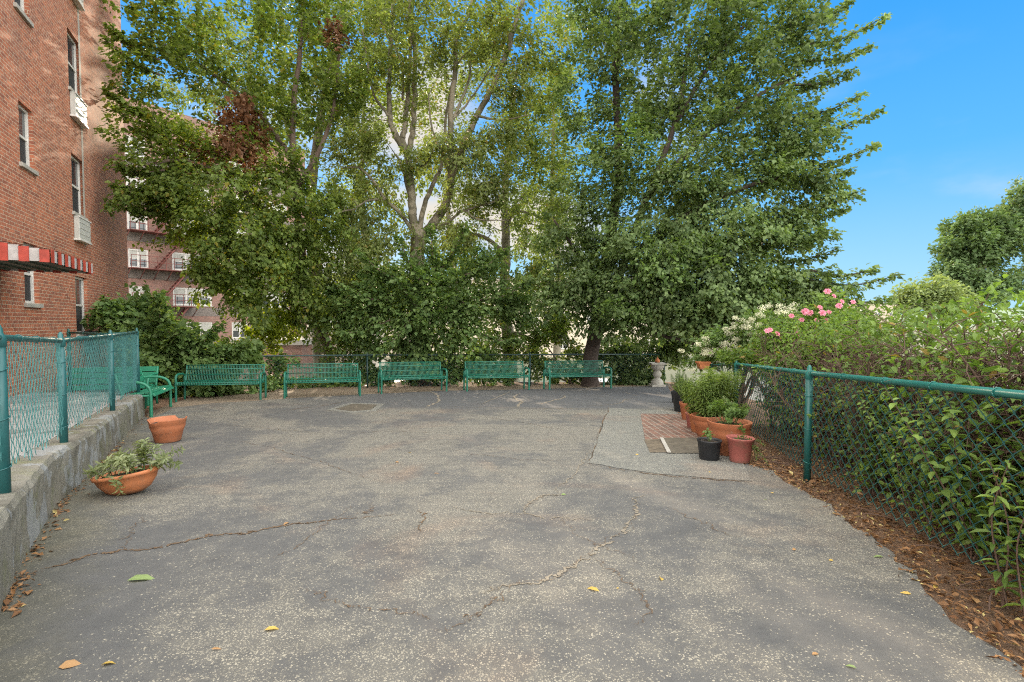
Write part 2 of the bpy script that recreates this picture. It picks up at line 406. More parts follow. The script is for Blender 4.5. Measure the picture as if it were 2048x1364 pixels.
class MB:
    """collects boxes, tubes, lathes into one mesh"""
    def __init__(s): s.v = []; s.f = []; s.mi = []; s.sm = []
    def add(s, vs, fs, mi=0, smooth=False):
        k = len(s.v); s.v += [tuple(v) for v in vs]; s.f += [tuple(i + k for i in f) for f in fs]
        s.mi += [mi] * len(fs); s.sm += [smooth] * len(fs); return s
    def box(s, x0, x1, y0, y1, z0, z1, mi=0, mat=None):
        vs = [(x, y, z) for z in (z0, z1) for y in (y0, y1) for x in (x0, x1)]
        if mat is not None: vs = [mat @ Vector(v) for v in vs]
        return s.add(vs, [(0, 2, 3, 1), (4, 5, 7, 6), (0, 1, 5, 4), (2, 6, 7, 3), (0, 4, 6, 2), (1, 3, 7, 5)], mi)
    def tube(s, pts, r, n=8, mi=0, cap=True, closed=False):
        pts = [Vector(p) for p in pts]
        rs = r if isinstance(r, (list, tuple)) else [r] * len(pts)
        vs = []; prev = None
        for i, p in enumerate(pts):
            a = pts[max(i - 1, 0)]; b = pts[min(i + 1, len(pts) - 1)]
            d = (b - a)
            if d.length < 1e-9: d = Vector((0, 0, 1))
            d.normalize()
            if prev is None:
                u = d.orthogonal().normalized()
            else:
                u = prev - d * prev.dot(d)
                u = u.normalized() if u.length > 1e-6 else d.orthogonal().normalized()
            prev = u; w = d.cross(u)
            for k in range(n):
                a_ = 2 * math.pi * k / n
                vs.append(p + (u * math.cos(a_) + w * math.sin(a_)) * rs[i])
        fs = []
        for i in range(len(pts) - 1):
            for k in range(n):
                k2 = (k + 1) % n
                fs.append((i * n + k, i * n + k2, (i + 1) * n + k2, (i + 1) * n + k))
        if cap:
            fs.append(tuple(range(n - 1, -1, -1))); fs.append(tuple(range((len(pts) - 1) * n, len(pts) * n)))
        return s.add(vs, fs, mi, True)
    def lathe(s, prof, n=28, c=(0, 0, 0), sx=1, sy=1, mi=0, wob=None):
        vs = []; fs = []; m = len(prof)
        for k in range(n):
            a = 2 * math.pi * k / n
            for j, (r, z) in enumerate(prof):
                zz = z if wob is None else wob(a, j, z)
                vs.append((c[0] + r * math.cos(a) * sx, c[1] + r * math.sin(a) * sy, c[2] + zz))
        for k in range(n):
            k2 = (k + 1) % n
            for j in range(m - 1):
                fs.append((k * m + j, k2 * m + j, k2 * m + j + 1, k * m + j + 1))
        return s.add(vs, fs, mi, True)
    def prism(s, poly, z0, z1, mi=0, axis='z', mat=None):
        n = len(poly)
        def mk(p, z):
            v = Vector((p[0], p[1], z)) if axis == 'z' else (Vector((z, p[0], p[1])) if axis == 'x' else Vector((p[0], z, p[1])))
            return mat @ v if mat is not None else v
        vs = [mk(p, z0) for p in poly] + [mk(p, z1) for p in poly]
        fs = [tuple(range(n - 1, -1, -1)), tuple(range(n, 2 * n))] + [(i, (i + 1) % n, n + (i + 1) % n, n + i) for i in range(n)]
        return s.add(vs, fs, mi)
    def build(s, name, mat, parent=None, bevel=0):
        me = bpy.data.meshes.new(name); me.from_pydata(s.v, [], s.f); me.update()
        me.polygons.foreach_set('material_index', s.mi); me.polygons.foreach_set('use_smooth', s.sm)
        bm = bmesh.new(); bm.from_mesh(me); bmesh.ops.recalc_face_normals(bm, faces=bm.faces[:]); bm.to_mesh(me); bm.free()
        o = link_mesh(name, me, mat, parent)
        if bevel:
            md = o.modifiers.new('bevel', 'BEVEL'); md.width = bevel; md.segments = 2; md.limit_method = 'ANGLE'; md.angle_limit = R(50)
        return o

def curvepts(pts, n=6):
    """Catmull-Rom through pts"""
    pts = [Vector(p) for p in pts]; out = []
    for i in range(len(pts) - 1):
        p0 = pts[max(i - 1, 0)]; p1 = pts[i]; p2 = pts[i + 1]; p3 = pts[min(i + 2, len(pts) - 1)]
        for k in range(n):
            t = k / n
            out.append(.5 * ((2 * p1) + (p2 - p0) * t + (2 * p0 - 5 * p1 + 4 * p2 - p3) * t * t + (3 * p1 - p0 - 3 * p2 + p3) * t ** 3))
    out.append(pts[-1]); return out

def nrm(a): return a / np.maximum(np.linalg.norm(a, axis=-1, keepdims=True), 1e-9)
TEMPL = {   # leaf outlines in (along, across, up) of unit length; faces
    'kite': (np.array([[0, 0, 0], [.42, .5, .10], [1, 0, -.10], [.42, -.5, .10]]), [(0, 1, 2), (0, 2, 3)]),
    'long': (np.array([[0, 0, 0], [.28, .42, .10], [.65, .40, .06], [1, 0, -.16], [.65, -.40, .06], [.28, -.42, .10], [.33, 0, 0], [.68, 0, -.03]]),
             [(0, 1, 6), (1, 2, 7, 6), (2, 3, 7), (0, 6, 5), (6, 7, 4, 5), (7, 3, 4)]),
    'maple': (np.array([[0, 0, 0], [.05, .30, .05], [.28, .62, .02], [.45, .30, .05], [.78, .38, 0], [.72, .16, .03], [1, 0, -.08], [.72, -.16, .03], [.78, -.38, 0], [.45, -.30, .05], [.28, -.62, .02], [.05, -.30, .05]]),
              [(0, 1, 2, 3), (0, 3, 4, 5), (0, 5, 6, 7), (0, 7, 8, 9), (0, 9, 10, 11)]),
}
def leaves(name, pos, d, up, ln, wd, mat, parent=None, shape='kite'):
    """one mesh of leaves: pos (N,3) stalk ends, d directions, up normals, ln, wd sizes (N)"""
    T, Fc = TEMPL[shape]
    N = len(pos); d = nrm(d); s = nrm(np.cross(up, d)); u = np.cross(d, s)
    ln = np.broadcast_to(ln, (N,)); wd = np.broadcast_to(wd, (N,))
    V = pos[:, None, :] + d[:, None, :] * (T[None, :, 0:1] * ln[:, None, None]) \
        + s[:, None, :] * (T[None, :, 1:2] * wd[:, None, None]) + u[:, None, :] * (T[None, :, 2:3] * ln[:, None, None])
    k = len(T); fl = np.concatenate([np.array(f) for f in Fc]); ft = np.array([len(f) for f in Fc])
    loops = (np.arange(N)[:, None] * k + fl[None, :]).ravel()
    tot = np.tile(ft, N); st = np.concatenate([[0], np.cumsum(tot)[:-1]])
    return npmesh(name, V.reshape(-1, 3), loops, st, tot, mat, parent)

def rv(n, s=1.0): return rng.normal(0, s, (n, 3))
def spray(ends, dirs, per, L, W, T, droop=.25, lsize=.1, lw=.75, sizevar=.36):
    """leaf arrays for planar, slightly drooping sprays that run from ends-dirs*L to ends"""
    n = len(ends); N = n * per
    E = np.repeat(ends, per, 0); D = nrm(np.repeat(dirs, per, 0))
    Ls = np.repeat(np.broadcast_to(L, (n,)), per)
    H = nrm(np.cross(D, np.array([0, 0, 1.0])) + 1e-6)
    U = np.cross(H, D)
    t = rng.random(N) ** .8; side = rng.choice([-1, 1], N)
    lat = side * rng.random(N) * W * (1.05 - .75 * t)
    pos = E - D * ((1 - t) * Ls)[:, None] + H * lat[:, None] + U * rng.normal(0, T, N)[:, None]
    pos[:, 2] -= droop * (lat ** 2 + (t * .35) ** 2 * Ls) * .6
    ld = D * .7 + H * side[:, None] * .7 + rv(N, .35); ld[:, 2] -= droop + .15
    up = U + rv(N, .45); up[:, 2] += .3
    ln = lsize * (1 + rng.normal(0, sizevar, N)).clip(.45, 1.7)
    return pos, ld, up, ln, ln * lw

# ------------------------------------------------------------------ trees
def tree(name, label, cat, base, limbs, blobs, barkm, leafm, lsize=.11, per=90, L=.9, W=.33, T=.09, droop=.25,
         tips=None, extra=None, group=None, lw=.75, shape='kite', outward=.6, twigr=.012, hang=0.0):
    """limbs: list of (points, r0, r1); blobs: (px, py, depth, rx px, ry px, rdepth m, n)"""
    base = Vector(base)
    root = thing(name, label, cat, base, 0, group)
    mb = MB(); nodes = []; nr = []
    for pts, r0, r1 in limbs:
        cp = curvepts([Vector(p) - base for p in pts], 5); m = len(cp)
        cp = [p + Vector(rng.normal(0, .015, 3)) for p in cp]
        rs = [r0 + (r1 - r0) * (i / (m - 1)) ** .9 for i in range(m)]
        if pts is limbs[0][0]: rs[0] *= 1.5; rs[1] *= 1.2
        mb.tube(cp, rs, 10)
        for p, r in list(zip(cp, rs))[m // 4 if pts is limbs[0][0] else 1:]:
            nodes.append(np.array(p)); nr.append(r)
    ends = []; bl = []
    for bi, (px, py, d, rx, ry, rd, n) in enumerate(blobs):
        c = P(px, py, d) - base; k = d / F
        q = nrm(rv(n)) * (rng.random(n) ** .45)[:, None]
        ends.append(np.array(c) + q * np.array([rx * k, rd, ry * k])); bl += [bi] * n
    ends = np.concatenate(ends)
    ctr = np.average(ends, axis=0)
    order = np.argsort([min(np.linalg.norm(np.array(nodes) - e, axis=1)) for e in ends])
    NA = np.array(nodes); NR = list(nr); dirs = np.zeros_like(ends)
    for i in order:
        e = ends[i]; dv = NA - e; dist = np.linalg.norm(dv, axis=1) + np.maximum(NA[:, 2] - e[2], 0) * .6
        j = int(np.argmin(dist)); a = NA[j]; seg = e - a; ln = np.linalg.norm(seg)
        m = max(2, min(6, int(ln / .5) + 1))
        pts = []
        bow = rng.normal(0, .05, 3) * ln; bow[2] += .10 * ln
        for k in range(m + 1):
            t = k / m; pts.append(a + seg * t + bow * math.sin(math.pi * t) * .8)
        r0 = min(NR[j] * .75, twigr + .012 * ln); r1 = twigr * .35
        mb.tube(pts, [r0 + (r1 - r0) * k / m for k in range(m + 1)], 4, cap=False)
        NA = np.vstack([NA, pts[1:]]); NR += [r0 + (r1 - r0) * k / m for k in range(1, m + 1)]
        o = nrm(e - ctr); dirs[i] = nrm(nrm(seg) * .55 + o * outward + rng.normal(0, .25, 3) + np.array([0, 0, .05 - hang]))
    trunk = mb.build('trunk', barkm, root)
    pos, ld, up, ln, wd = spray(ends + dirs * L * .45, dirs, per, L * (.7 + .6 * rng.random(len(ends))), W, T, droop, lsize, lw)
    leaves('crown', pos, ld, up, ln, wd, leafm, root, shape)
    if tips:
        A = []
        for (x0, y0, d0, x1, y1, d1) in tips:
            a = P(x0, y0, d0) - base; b = P(x1, y1, d1) - base; m = 7
            mid = (a + b) / 2 + Vector((0, 0, -.10 * (b - a).length))
            cp = curvepts([a, mid, b], 4); tp = MB(); tp.tube(cp, [.03 * (1 - k / 9) + .004 for k in range(len(cp))], 5); tp.build('branch', barkm, root)
            n = len(cp); E = []; Dd = []
            for k in range(1, n):
                dv = nrm(np.array(cp[k] - cp[k - 1]))
                for s in (-1, 1, 0):
                    h = nrm(np.cross(dv, [0, 0, 1.])) * s * .8
                    E.append(np.array(cp[k]) + nrm(dv + h) * .18 * (1.5 - k / n)); Dd.append(nrm(dv + h))
            A.append(spray(np.array(E), np.array(Dd), 11, .30, .12, .05, .3, lsize, lw))
        leaves('outer_sprays', *[np.concatenate([a[i] for a in A]) for i in range(5)], leafm, root, shape)
    for (pn, bl2, mt, pr) in (extra or []):
        E = []
        for (px, py, d, rx, ry, rd, n) in bl2:
            c = P(px, py, d) - base; k = d / F
            E.append(np.array(c) + nrm(rv(n)) * (rng.random(n) ** .45)[:, None] * np.array([rx * k, rd, ry * k]))
        E = np.concatenate(E); dd = nrm(rv(len(E)) + nrm(E - ctr) * .8)
        leaves(pn, *spray(E, dd, pr, L * .8, W, T, droop, lsize, lw), mt, root, shape)
    return root

# ------------------------------------------------------------------ ground
def flat(name, pts, mat, lift=0.0, plane=True):
    bm = bmesh.new()
    vs = [bm.verts.new((p[0], p[1], (gz(p[1]) if plane else p[2]) + lift)) for p in pts]
    f = bm.faces.new(vs); f.normal_update()
    if f.normal.z < 0: f.normal_flip()
    bmesh.ops.triangulate(bm, faces=bm.faces[:])
    me = bpy.data.meshes.new(name); bm.to_mesh(me); bm.free()
    return struct(link_mesh(name, me, mat))
def sstep(a, b, x):
    t = np.clip((x - a) / (b - a), 0, 1); return t * t * (3 - 2 * t)
def terr_h(x, y):
    plat = -SL * np.clip(y, -20, 40) - .10
    yf = 17.6 - 2.2 * sstep(-3, -8, x)
    k = np.maximum(sstep(yf, yf + 3.5, y), sstep(5.2, 8.5, x - np.maximum(y - 6, 0) * .12))
    low = -3.0
    h = plat * (1 - k) + low * k
    h = h + .06 * np.sin(x * 1.7) * np.cos(y * 1.3) * k
    return h
xs = np.concatenate([[-3000, -900, -300, -120], np.arange(-60, 61, 1.0), [120, 300, 900, 3000]])
ys = np.concatenate([[-300, -60], np.arange(-10, 71, 1.0), [120, 300, 900, 3500]])
X, Y = np.meshgrid(xs, ys); Z = terr_h(X, Y)
V = np.stack([X, Y, Z], -1).reshape(-1, 3); w = len(xs)
ii, jj = np.meshgrid(np.arange(len(ys) - 1), np.arange(w - 1), indexing='ij'); q = (ii * w + jj).ravel()
lo = np.stack([q, q + 1, q + 1 + w, q + w], -1).ravel()
struct(npmesh('terrain', V, lo, np.arange(len(q)) * 4, np.full(len(q), 4), M['terrain'], None, True))

foot = [Vector((-.92, -.6, 0)), Vector((-1.62, 1.0, 0)), Vector((-2.02, 1.7, 0))] + [gp(*p) for p in ((0, 1229), (34, 1147), (109, 1015), (173, 956), (232, 892), (290, 830))]
far_edge = [gp(*p) for p in ((300, 838), (345, 816), (430, 806), (520, 801), (570, 797), (660, 792), (760, 787), (850, 783), (900, 781), (1060, 778.5), (1225, 774), (1335, 771))]
right_edge = [gp(*p) for p in ((1347, 790), (1358, 822), (1420, 880), (1480, 924), (1530, 938), (1572, 957), (1615, 984), (1650, 1008), (1700, 1041), (1780, 1102), (1840, 1158), (1900, 1215), (1975, 1280), (2048, 1345), (2160, 1450))] + [Vector((2.3, .9, 0)), Vector((2.5, -2, 0))]
def rough_edge(pts, step=.12, amp=.03):
    out = []
    for a, b in zip(pts[:-1], pts[1:]):
        n = max(1, int((b - a).length / step))
        for k in range(n):
            p = a.lerp(b, k / n); out.append(Vector((p.x + random.gauss(0, amp), p.y + random.gauss(0, amp), 0)))
    return out + [pts[-1]]
# packed dirt plateau under and round the asphalt
flat('dirt', [Vector(p) for p in ((-14, -4, 0), (6.2, -4, 0), (5.8, 10, 0), (5.9, 17.9, 0), (-4, 17.9, 0), (-9, 16.4, 0), (-12.2, 16.6, 0), (-14, 14, 0))], M['dirt'], -.018)
flat('kerb_strip', [gp(*p) for p in ((292, 826), (400, 786), (560, 778), (730, 773), (1060, 769), (1338, 766))] + [gp(1345, 779)] + far_edge[::-1], M['sand'], -.008)
flat('asphalt', [Vector((-1.5, -3, 0))] + [f + Vector((-.05, 0, 0)) for f in foot] + rough_edge(far_edge, .25, .02) + rough_edge(right_edge), M['asphalt'])
slab = [gp(*p) for p in ((1216, 816), (1348, 822), (1420, 879), (1484, 925), (1505, 962), (1400, 955), (1290, 945), (1176, 926))]
flat('asphalt_patch', rough_edge(slab + [slab[0]], .15, .012), M['slabp'], .004)
bp = [gp(*p) for p in ((1281, 828), (1362, 829), (1402, 876), (1290, 880))]
# brick inset: its own frame so the courses run with it
o = flat('brick_inset', bp, M['paver'], .008)
# re-map: paver material reads object x+y and z, so lay the sheet as a rotated object
me = o.data; c0 = bp[0].copy(); c0.z = gz(c0.y)
ang = math.atan2((bp[1] - bp[0]).y, (bp[1] - bp[0]).x) + math.pi / 2 + .06
Mi = Matrix.Translation(c0) @ Matrix.Rotation(ang, 4, 'Z') @ Matrix.Rotation(-math.pi / 2, 4, 'X')
for v in me.vertices: v.co = Mi.inverted() @ v.co
o.matrix_world = Mi
pl = flat('hatch_surround', [gp(*p) for p in ((1288, 880), (1402, 877), (1412, 906), (1300, 906))], simple('mossy_brick_dust', (.12, .095, .065), .9, .45, 12), .0085)

# the metal hatch with its pale strip
hp = [gp(*p) for p in ((1322, 878), (1400, 877), (1418, 908), (1336, 908))]
hc = sum(hp, Vector()) / 4; hc.z = gz(hc.y)
h = thing('utility_hatch', 'flat rusty rectangular metal hatch with a pale strip, set in the brick inset', 'hatch', hc)
mb = MB(); mb.prism([(p.x - hc.x, p.y - hc.y) for p in hp], .009, .016, mat=Matrix.Shear('XY', 4, (0, 0))); 
o = mb.build('cover', M['plate'], h, .002); o.rotation_euler = (-math.atan(SL), 0, 0)
a, b = gp(1323, 879), gp(1338, 908); mb = MB(); dn = (b - a).normalized(); sn = Vector((-dn.y, dn.x, 0)) * .024
mb.prism([((p.x - hc.x), (p.y - hc.y)) for p in (a + sn, a - sn, b - sn, b + sn)], .016, .03)
mb.build('edge_strip', M['sill'], h, .003).rotation_euler = (-math.atan(SL), 0, 0)
# the patched drain cover further left
dp = [gp(*p) for p in ((652, 820), (700, 806), (770, 808), (752, 822), (700, 826))]
dc = sum(dp, Vector()) / 5; dc.z = gz(dc.y)
h = thing('drain_cover', 'drain cover with a worn concrete rim, set in asphalt before the benches', 'drain cover', dc)
mb = MB(); mb.prism([(p.x - dc.x, p.y - dc.y) for p in dp], -.01, .007); mb.build('rim', M['slabp'], h).rotation_euler = (-math.atan(SL), 0, 0)
mb = MB(); mb.prism([((p.x - dc.x) * .72, (p.y - dc.y) * .72) for p in dp], .007, .012); mb.build('cover', M['plate'], h).rotation_euler = (-math.atan(SL), 0, 0)

def seam(pix, w, mat, name='sand_seam', lift=.004, taper=True):
    pts = [gp(*p) for p in pix]; cp = curvepts(pts, 22)
    fine = []; wx = wy = 0
    for i, p in enumerate(cp):
        wx, wy = (.8 * wx + random.gauss(0, .012), .8 * wy + random.gauss(0, .012)); fine.append(Vector((p.x + wx + random.gauss(0, w * .4), p.y + wy + random.gauss(0, w * .4), 0)))
    vs, fs = [], []; n = len(fine)
    for i, p in enumerate(fine):
        d = fine[min(i + 1, n - 1)] - fine[max(i - 1, 0)]; s = Vector((-d.y, d.x, 0)).normalized()
        ww = w * (.25 + random.random() ** 1.5 * 1.3) * (min(1, 4 * i / n + .15, 4 * (n - i) / n + .15) if taper else 1)
        for q in (p + s * ww, p - s * ww): vs.append((q.x, q.y, gz(q.y) + lift))
    for i in range(n - 1):
        if random.random() > .06: fs.append((2 * i, 2 * i + 2, 2 * i + 3, 2 * i + 1))
    struct(raw(name, vs, fs, mat))
SE = [([(960, 1190), (1010, 1172), (1090, 1162), (1135, 1138), (1185, 1110), (1225, 1080), (1255, 1055), (1272, 1020), (1268, 1000), (1285, 992)], .010, 'seam'),
      ([(1040, 1030), (1065, 1005), (1095, 992), (1125, 989)], .008, 'seam'), ([(900, 1015), (960, 1025), (1050, 1031), (1130, 1036), (1180, 1038)], .006, 'seam'),
      ([(1108, 985), (1140, 955), (1165, 925), (1180, 900)], .006, 'seam'),
      ([(862, 783), (878, 792), (872, 805), (852, 815)], .03, 'seam'), ([(1040, 786), (1030, 795), (1045, 805), (1030, 815)], .035, 'seam'),
      ([(1130, 790), (1120, 798), (1080, 808)], .03, 'seam'), ([(1020, 783), (990, 797), (965, 808)], .018, 'seam'),
      ([(1280, 795), (1250, 800), (1235, 808), (1180, 812)], .015, 'seam'), ([(880, 812), (960, 815), (1100, 817), (1215, 818)], .012, 'seam'),
      ([(1250, 785), (1275, 792)], .015, 'seam'), ([(560, 822), (640, 812), (690, 803)], .01, 'seamd'),
      ([(30, 1158), (90, 1140), (150, 1118), (230, 1105), (330, 1092), (420, 1073), (490, 1066), (560, 1052), (640, 1044), (700, 1036), (800, 1030)], .009, 'seamd'),
      ([(840, 1062), (850, 1040), (846, 1020)], .005, 'seamd'), ([(1176, 926), (1216, 815)], .01, 'seamd'), ([(1176, 928), (1300, 948), (1400, 957), (1505, 964)], .008, 'seamd'),
      ([(700, 868), (780, 862), (860, 866)], .006, 'seamd')]
for pix, w, m in SE:
    seam(pix, w, M[m])
    if w > .0075 and w < .0125: seam([(x + 1, y + 1) for x, y in pix], w * .14, M['seamd'], 'crack', .0065)
def wander(x, y, dx, dy, n, w):
    pts = [(x, y)]
    for _ in range(n):
        dx += random.gauss(0, 9); dy += random.gauss(0, 4); x += dx; y += dy; pts.append((x, y))
    seam(pts, w, M['seamd'], 'crack', .0055)
for (x, y, dx, dy, n, w) in ((700, 1035, 40, -6, 5, .004), (460, 880, 45, 4, 5, .005), (700, 1010, -20, 26, 4, .004), (1180, 1110, 26, 30, 5, .004), (1050, 1165, -30, 24, 5, .004), (600, 1180, 50, 8, 5, .004), (380, 850, 60, -2, 5, .006), (900, 900, 50, 4, 5, .005), (1330, 1010, 30, 20, 4, .004), (1110, 1035, 24, 26, 4, .003), (240, 1104, 20, -22, 3, .004), (940, 830, 40, 6, 4, .008)):
    wander(x, y, dx, dy, n, w * .6)

# ------------------------------------------------------------------ left retaining wall, raised yard
def offset(pts, d):
    out = []
    for i, p in enumerate(pts):
        t_ = (pts[min(i + 1, len(pts) - 1)] - pts[max(i - 1, 0)]); t_.z = 0; t_.normalize()
        out.append(p + Vector((-t_.y, t_.x, 0)) * d)
    return out
WH = .41
outer = [Vector((p.x, p.y, 0)) for p in foot]; inner = offset(outer, .26)
def densify(pts, step=.08):
    out = []
    for a, b in zip(pts[:-1], pts[1:]):
        n = max(1, int((b - a).length / step))
        out += [a.lerp(b, k / n) for k in range(n)]
    return out + [pts[-1]]
O2 = densify(outer); n = len(O2); I2 = offset(O2, .26)
vs, fs = [], []
for i in range(n):
    a, b = O2[i], I2[i]; t_ = (b - a).normalized()
    j = [random.gauss(0, .004) for _ in range(5)]
    ring = [(a, -.15), (a + t_ * (.004 + j[0]), .12), (a + t_ * (.002 + j[1]), .28), (a + t_ * (.004 + j[2]), WH - .035 + j[3]), (a + t_ * (.028 + j[4]), WH + j[1]), (b - t_ * .02, WH + .005 + j[0]), (b, WH - .2)]
    vs += [(p.x, p.y, gz(p.y) + z) for p, z in ring]
for i in range(n - 1):
    for k in range(6): fs.append((i * 7 + k, (i + 1) * 7 + k, (i + 1) * 7 + k + 1, i * 7 + k + 1))
fs += [tuple(range(6, -1, -1)), tuple((n - 1) * 7 + k for k in range(7))]
o = raw('retaining_wall', vs, fs, M['conc'], None)
tag(o, 'low mossy concrete retaining wall with peeling grey paint under the teal fence', 'wall')

# ------------------------------------------------------------------ building facades
class Facade:
    def __init__(s, origin, u, out):
        s.o = Vector((origin[0], origin[1], 0)); s.u = Vector((u[0], u[1], 0)).normalized(); s.nn = Vector((out[0], out[1], 0)).normalized()
    def hit(s, px, py):
        r = ray(px, py); c = Vector((0, 0, CAMZ)); k = (s.o - c).dot(s.nn) / r.dot(s.nn); p = c + r * k
        return (p - s.o).dot(s.u), p.z
def wall_cells(mb, x0, x1, z0, z1, ops, yy=0.0, depth=.12, sgn=-1, mi=0):
    """wall face at y=yy with rectangular openings; reveals go to yy+sgn*depth"""
    X = sorted({x0, x1} | {v for o in ops for v in (o[0], o[1])}); Z = sorted({z0, z1} | {v for o in ops for v in (o[2], o[3])})
    for a, b in zip(X[:-1], X[1:]):
        for c, d in zip(Z[:-1], Z[1:]):
            mx, mz = (a + b) / 2, (c + d) / 2
            if any(o[0] < mx < o[1] and o[2] < mz < o[3] for o in ops): continue
            mb.add([(a, yy, c), (b, yy, c), (b, yy, d), (a, yy, d)], [(0, 1, 2, 3)], mi)
    y2 = yy + sgn * depth
    for (a, b, c, d) in ops:
        mb.add([(a, yy, c), (b, yy, c), (b, yy, d), (a, yy, d), (a, y2, c), (b, y2, c), (b, y2, d), (a, y2, d)],
               [(0, 4, 5, 1), (1, 5, 6, 2), (2, 6, 7, 3), (3, 7, 4, 0)], mi)
def window(parent, a, b, c, d, yb, sgn, n=1, sill=True, blind=False, w=.055, dark=True):
    """double hung window filling opening a..b, c..d at y=yb; sgn=+1 when the room lies towards +y"""
    mb = MB(); t1, t2 = yb - .04, yb + .03
    lo_, hi_ = min(t1, t2), max(t1, t2)
    cols = [a + (b - a) * k / n for k in range(n + 1)]
    mb.box(a, b, lo_, hi_, d - w, d); mb.box(a, b, lo_, hi_, c, c + w)
    for k, x in enumerate(cols):
        x0 = x if k == 0 else x - w * (.6 if k < n else 1); x1 = x + w if k == 0 else (x if k == n else x + w * .6)
        mb.box(x0, x1, lo_ - .002, hi_ + .002, c + w, d - w)
    zm = (c + d) / 2
    for k in range(n): mb.box(cols[k] + w * .9, cols[k + 1] - w * .9, lo_ + .01, hi_ - .01, zm - .025, zm + .025)
    f = mb.build('window', M['frame'], parent, .004)
    ym = (lo_ + hi_) / 2
    g = MB(); g.add([(a + w * .5, ym, zm), (b - w * .5, ym, zm), (b - w * .5, ym, d - w * .5), (a + w * .5, ym, d - w * .5)], [(0, 1, 2, 3)])
    g.build('upper_pane', M['blind'] if blind else M['glass'], f)
    g = MB(); g.add([(a + w * .5, ym, c + w * .5), (b - w * .5, ym, c + w * .5), (b - w * .5, ym, zm), (a + w * .5, ym, zm)], [(0, 1, 2, 3)])
    g.build('lower_pane', M['screen'] if dark else M['glass'], f)
    if sill:
        s_ = MB(); y0 = yb; y1 = -sgn * .05
        s_.box(a - .06, b + .06, min(y0, y1), max(y0, y1), c - .075, c + .003); s_.build('sill', M['sill'], f, .006)
    return f

cc = P(259, 660, 16.3)
U1 = (.4357, -.900); N1 = (.900, .4357)
FB = Facade(cc, U1, N1)
B1 = thing('brick_apartment_building', 'tall red brick apartment building on the left with white sash windows and a striped awning', 'building', (cc.x, cc.y, 0), math.atan2(U1[1], U1[0]))
sA = (FB.hit(168, 370)[0], FB.hit(144, 370)[0]); zt3 = FB.hit(144, 306)[1]; zb3 = FB.hit(148, 424)[1]; zt2 = FB.hit(136, 56)[1]
HF = zt2 - zt3
sB = (FB.hit(67, 280)[0], FB.hit(39, 280)[0]); zt1 = FB.hit(38, 201)[1]; zb1 = FB.hit(41, 325)[1]
print('floor height', HF, 'A', sA, zt3 - zb3, 'B', sB, zt1 - zb1)
ops = []; spec = []
for k in range(-1, 4):
    o_ = (sA[0], sA[1], zb3 + k * HF, zt3 + k * HF); ops.append(o_); spec.append((o_, k >= 0, k))
for k in range(-2, 3):
    o_ = (sB[0], sB[1], zb1 + (k + (0.0 if k > -1 else 1)) * HF, zt1 + (k + (0.0 if k > -1 else 1)) * HF)
    if k == -2: continue
    if k == -1: o_ = (sB[0], sB[1], FB.hit(47, 606)[1], FB.hit(47, 606)[1] + 1.15)
    ops.append(o_); spec.append((o_, False, k))
sC = (sB[1] + 3.0, sB[1] + 4.0)
mb = MB(); TOP = 19; LEN = 15.5
wall_cells(mb, 0, LEN, -1.6, TOP, ops)
mb.add([(0, 0, -1.6), (0, 0, TOP), (0, -12, TOP), (0, -12, -1.6), (LEN, 0, -1.6), (LEN, 0, TOP), (LEN, -12, TOP), (LEN, -12, -1.6)],
       [(0, 1, 2, 3), (4, 7, 6, 5), (3, 2, 6, 7), (1, 5, 6, 2)])
mb.build('wall', M['brick1'], B1)
for (a, b, c, d), ac, k in spec:
    f = window(B1, a, b, c, d, -.10, -1, dark=True)
    if ac:
        g = MB(); g.box(a + .03, b - .02, .004, .11, c - .62, c - .085); g.build('air_conditioner', M['acgrille'], B1, .01)
        cv = B1.children[-1]
        g = MB(); g.box(a + .0, b + .01, .004, .13, c - .66, c - .622); g.box(a + .0, b + .01, .112, .125, c - .12, c - .09)
        for q in range(1, 4): g.box(a + .05, b - .04, .112, .118, c - .62 + q * .13, c - .61 + q * .13)
        g.build('casing', M['frame'], cv)
# lintel rowlocks are part of the brickwork; patched mortar line over each column
g = MB(); g.box(sA[0] - .02, sA[0] + .10, .001, .004, zb3 - .7, zt2 + 3); g.build('mortar_repair', M['sill'], B1)
# basement vent box
v0 = FB.hit(180, 660); g = MB(); g.box(v0[0] - .05, v0[0] + .5, .002, .16, v0[1] - .55, v0[1] - .02); g.build('vent_box', M['blackp'], B1, .01)
# awning
def loc1(p):
    v = Vector((p.x, p.y, 0)) - FB.o; return v.dot(FB.u), v.dot(FB.nn)
n_f, n_b = P(105, 523, 7.35), P(182, 547, 9.1)
s1, pr = loc1(n_f); s0, pr2 = loc1(n_b); zb = (n_f.z + n_b.z) / 2; pr = (pr + pr2) / 2
print('awning', s0, s1, pr, zb)
aw_red, aw_wh, aw_in = MB(), MB(), MB()
zf, zw = zb + .17, zb + .36; ns = 14
for k in range(ns):
    a = s0 + (s1 - s0) * k / ns; b = s0 + (s1 - s0) * (k + 1) / ns; t_ = aw_red if k % 2 else aw_wh; e = .012 if k % 2 else 0
    vs = [(a, pr + e, zb - e), (b, pr + e, zb - e), (b, pr + e, zf + e), (a, pr + e, zf + e), (b, 0.003, zw + e), (a, 0.003, zw + e)]
    t_.add(vs, [(0, 1, 2, 3), (3, 2, 4, 5)])
    if e: t_.add([(a, pr, zb), (a, pr + e, zb - e), (a, pr + e, zf + e), (a, pr, zf)], [(0, 1, 2, 3)])
ne = 11
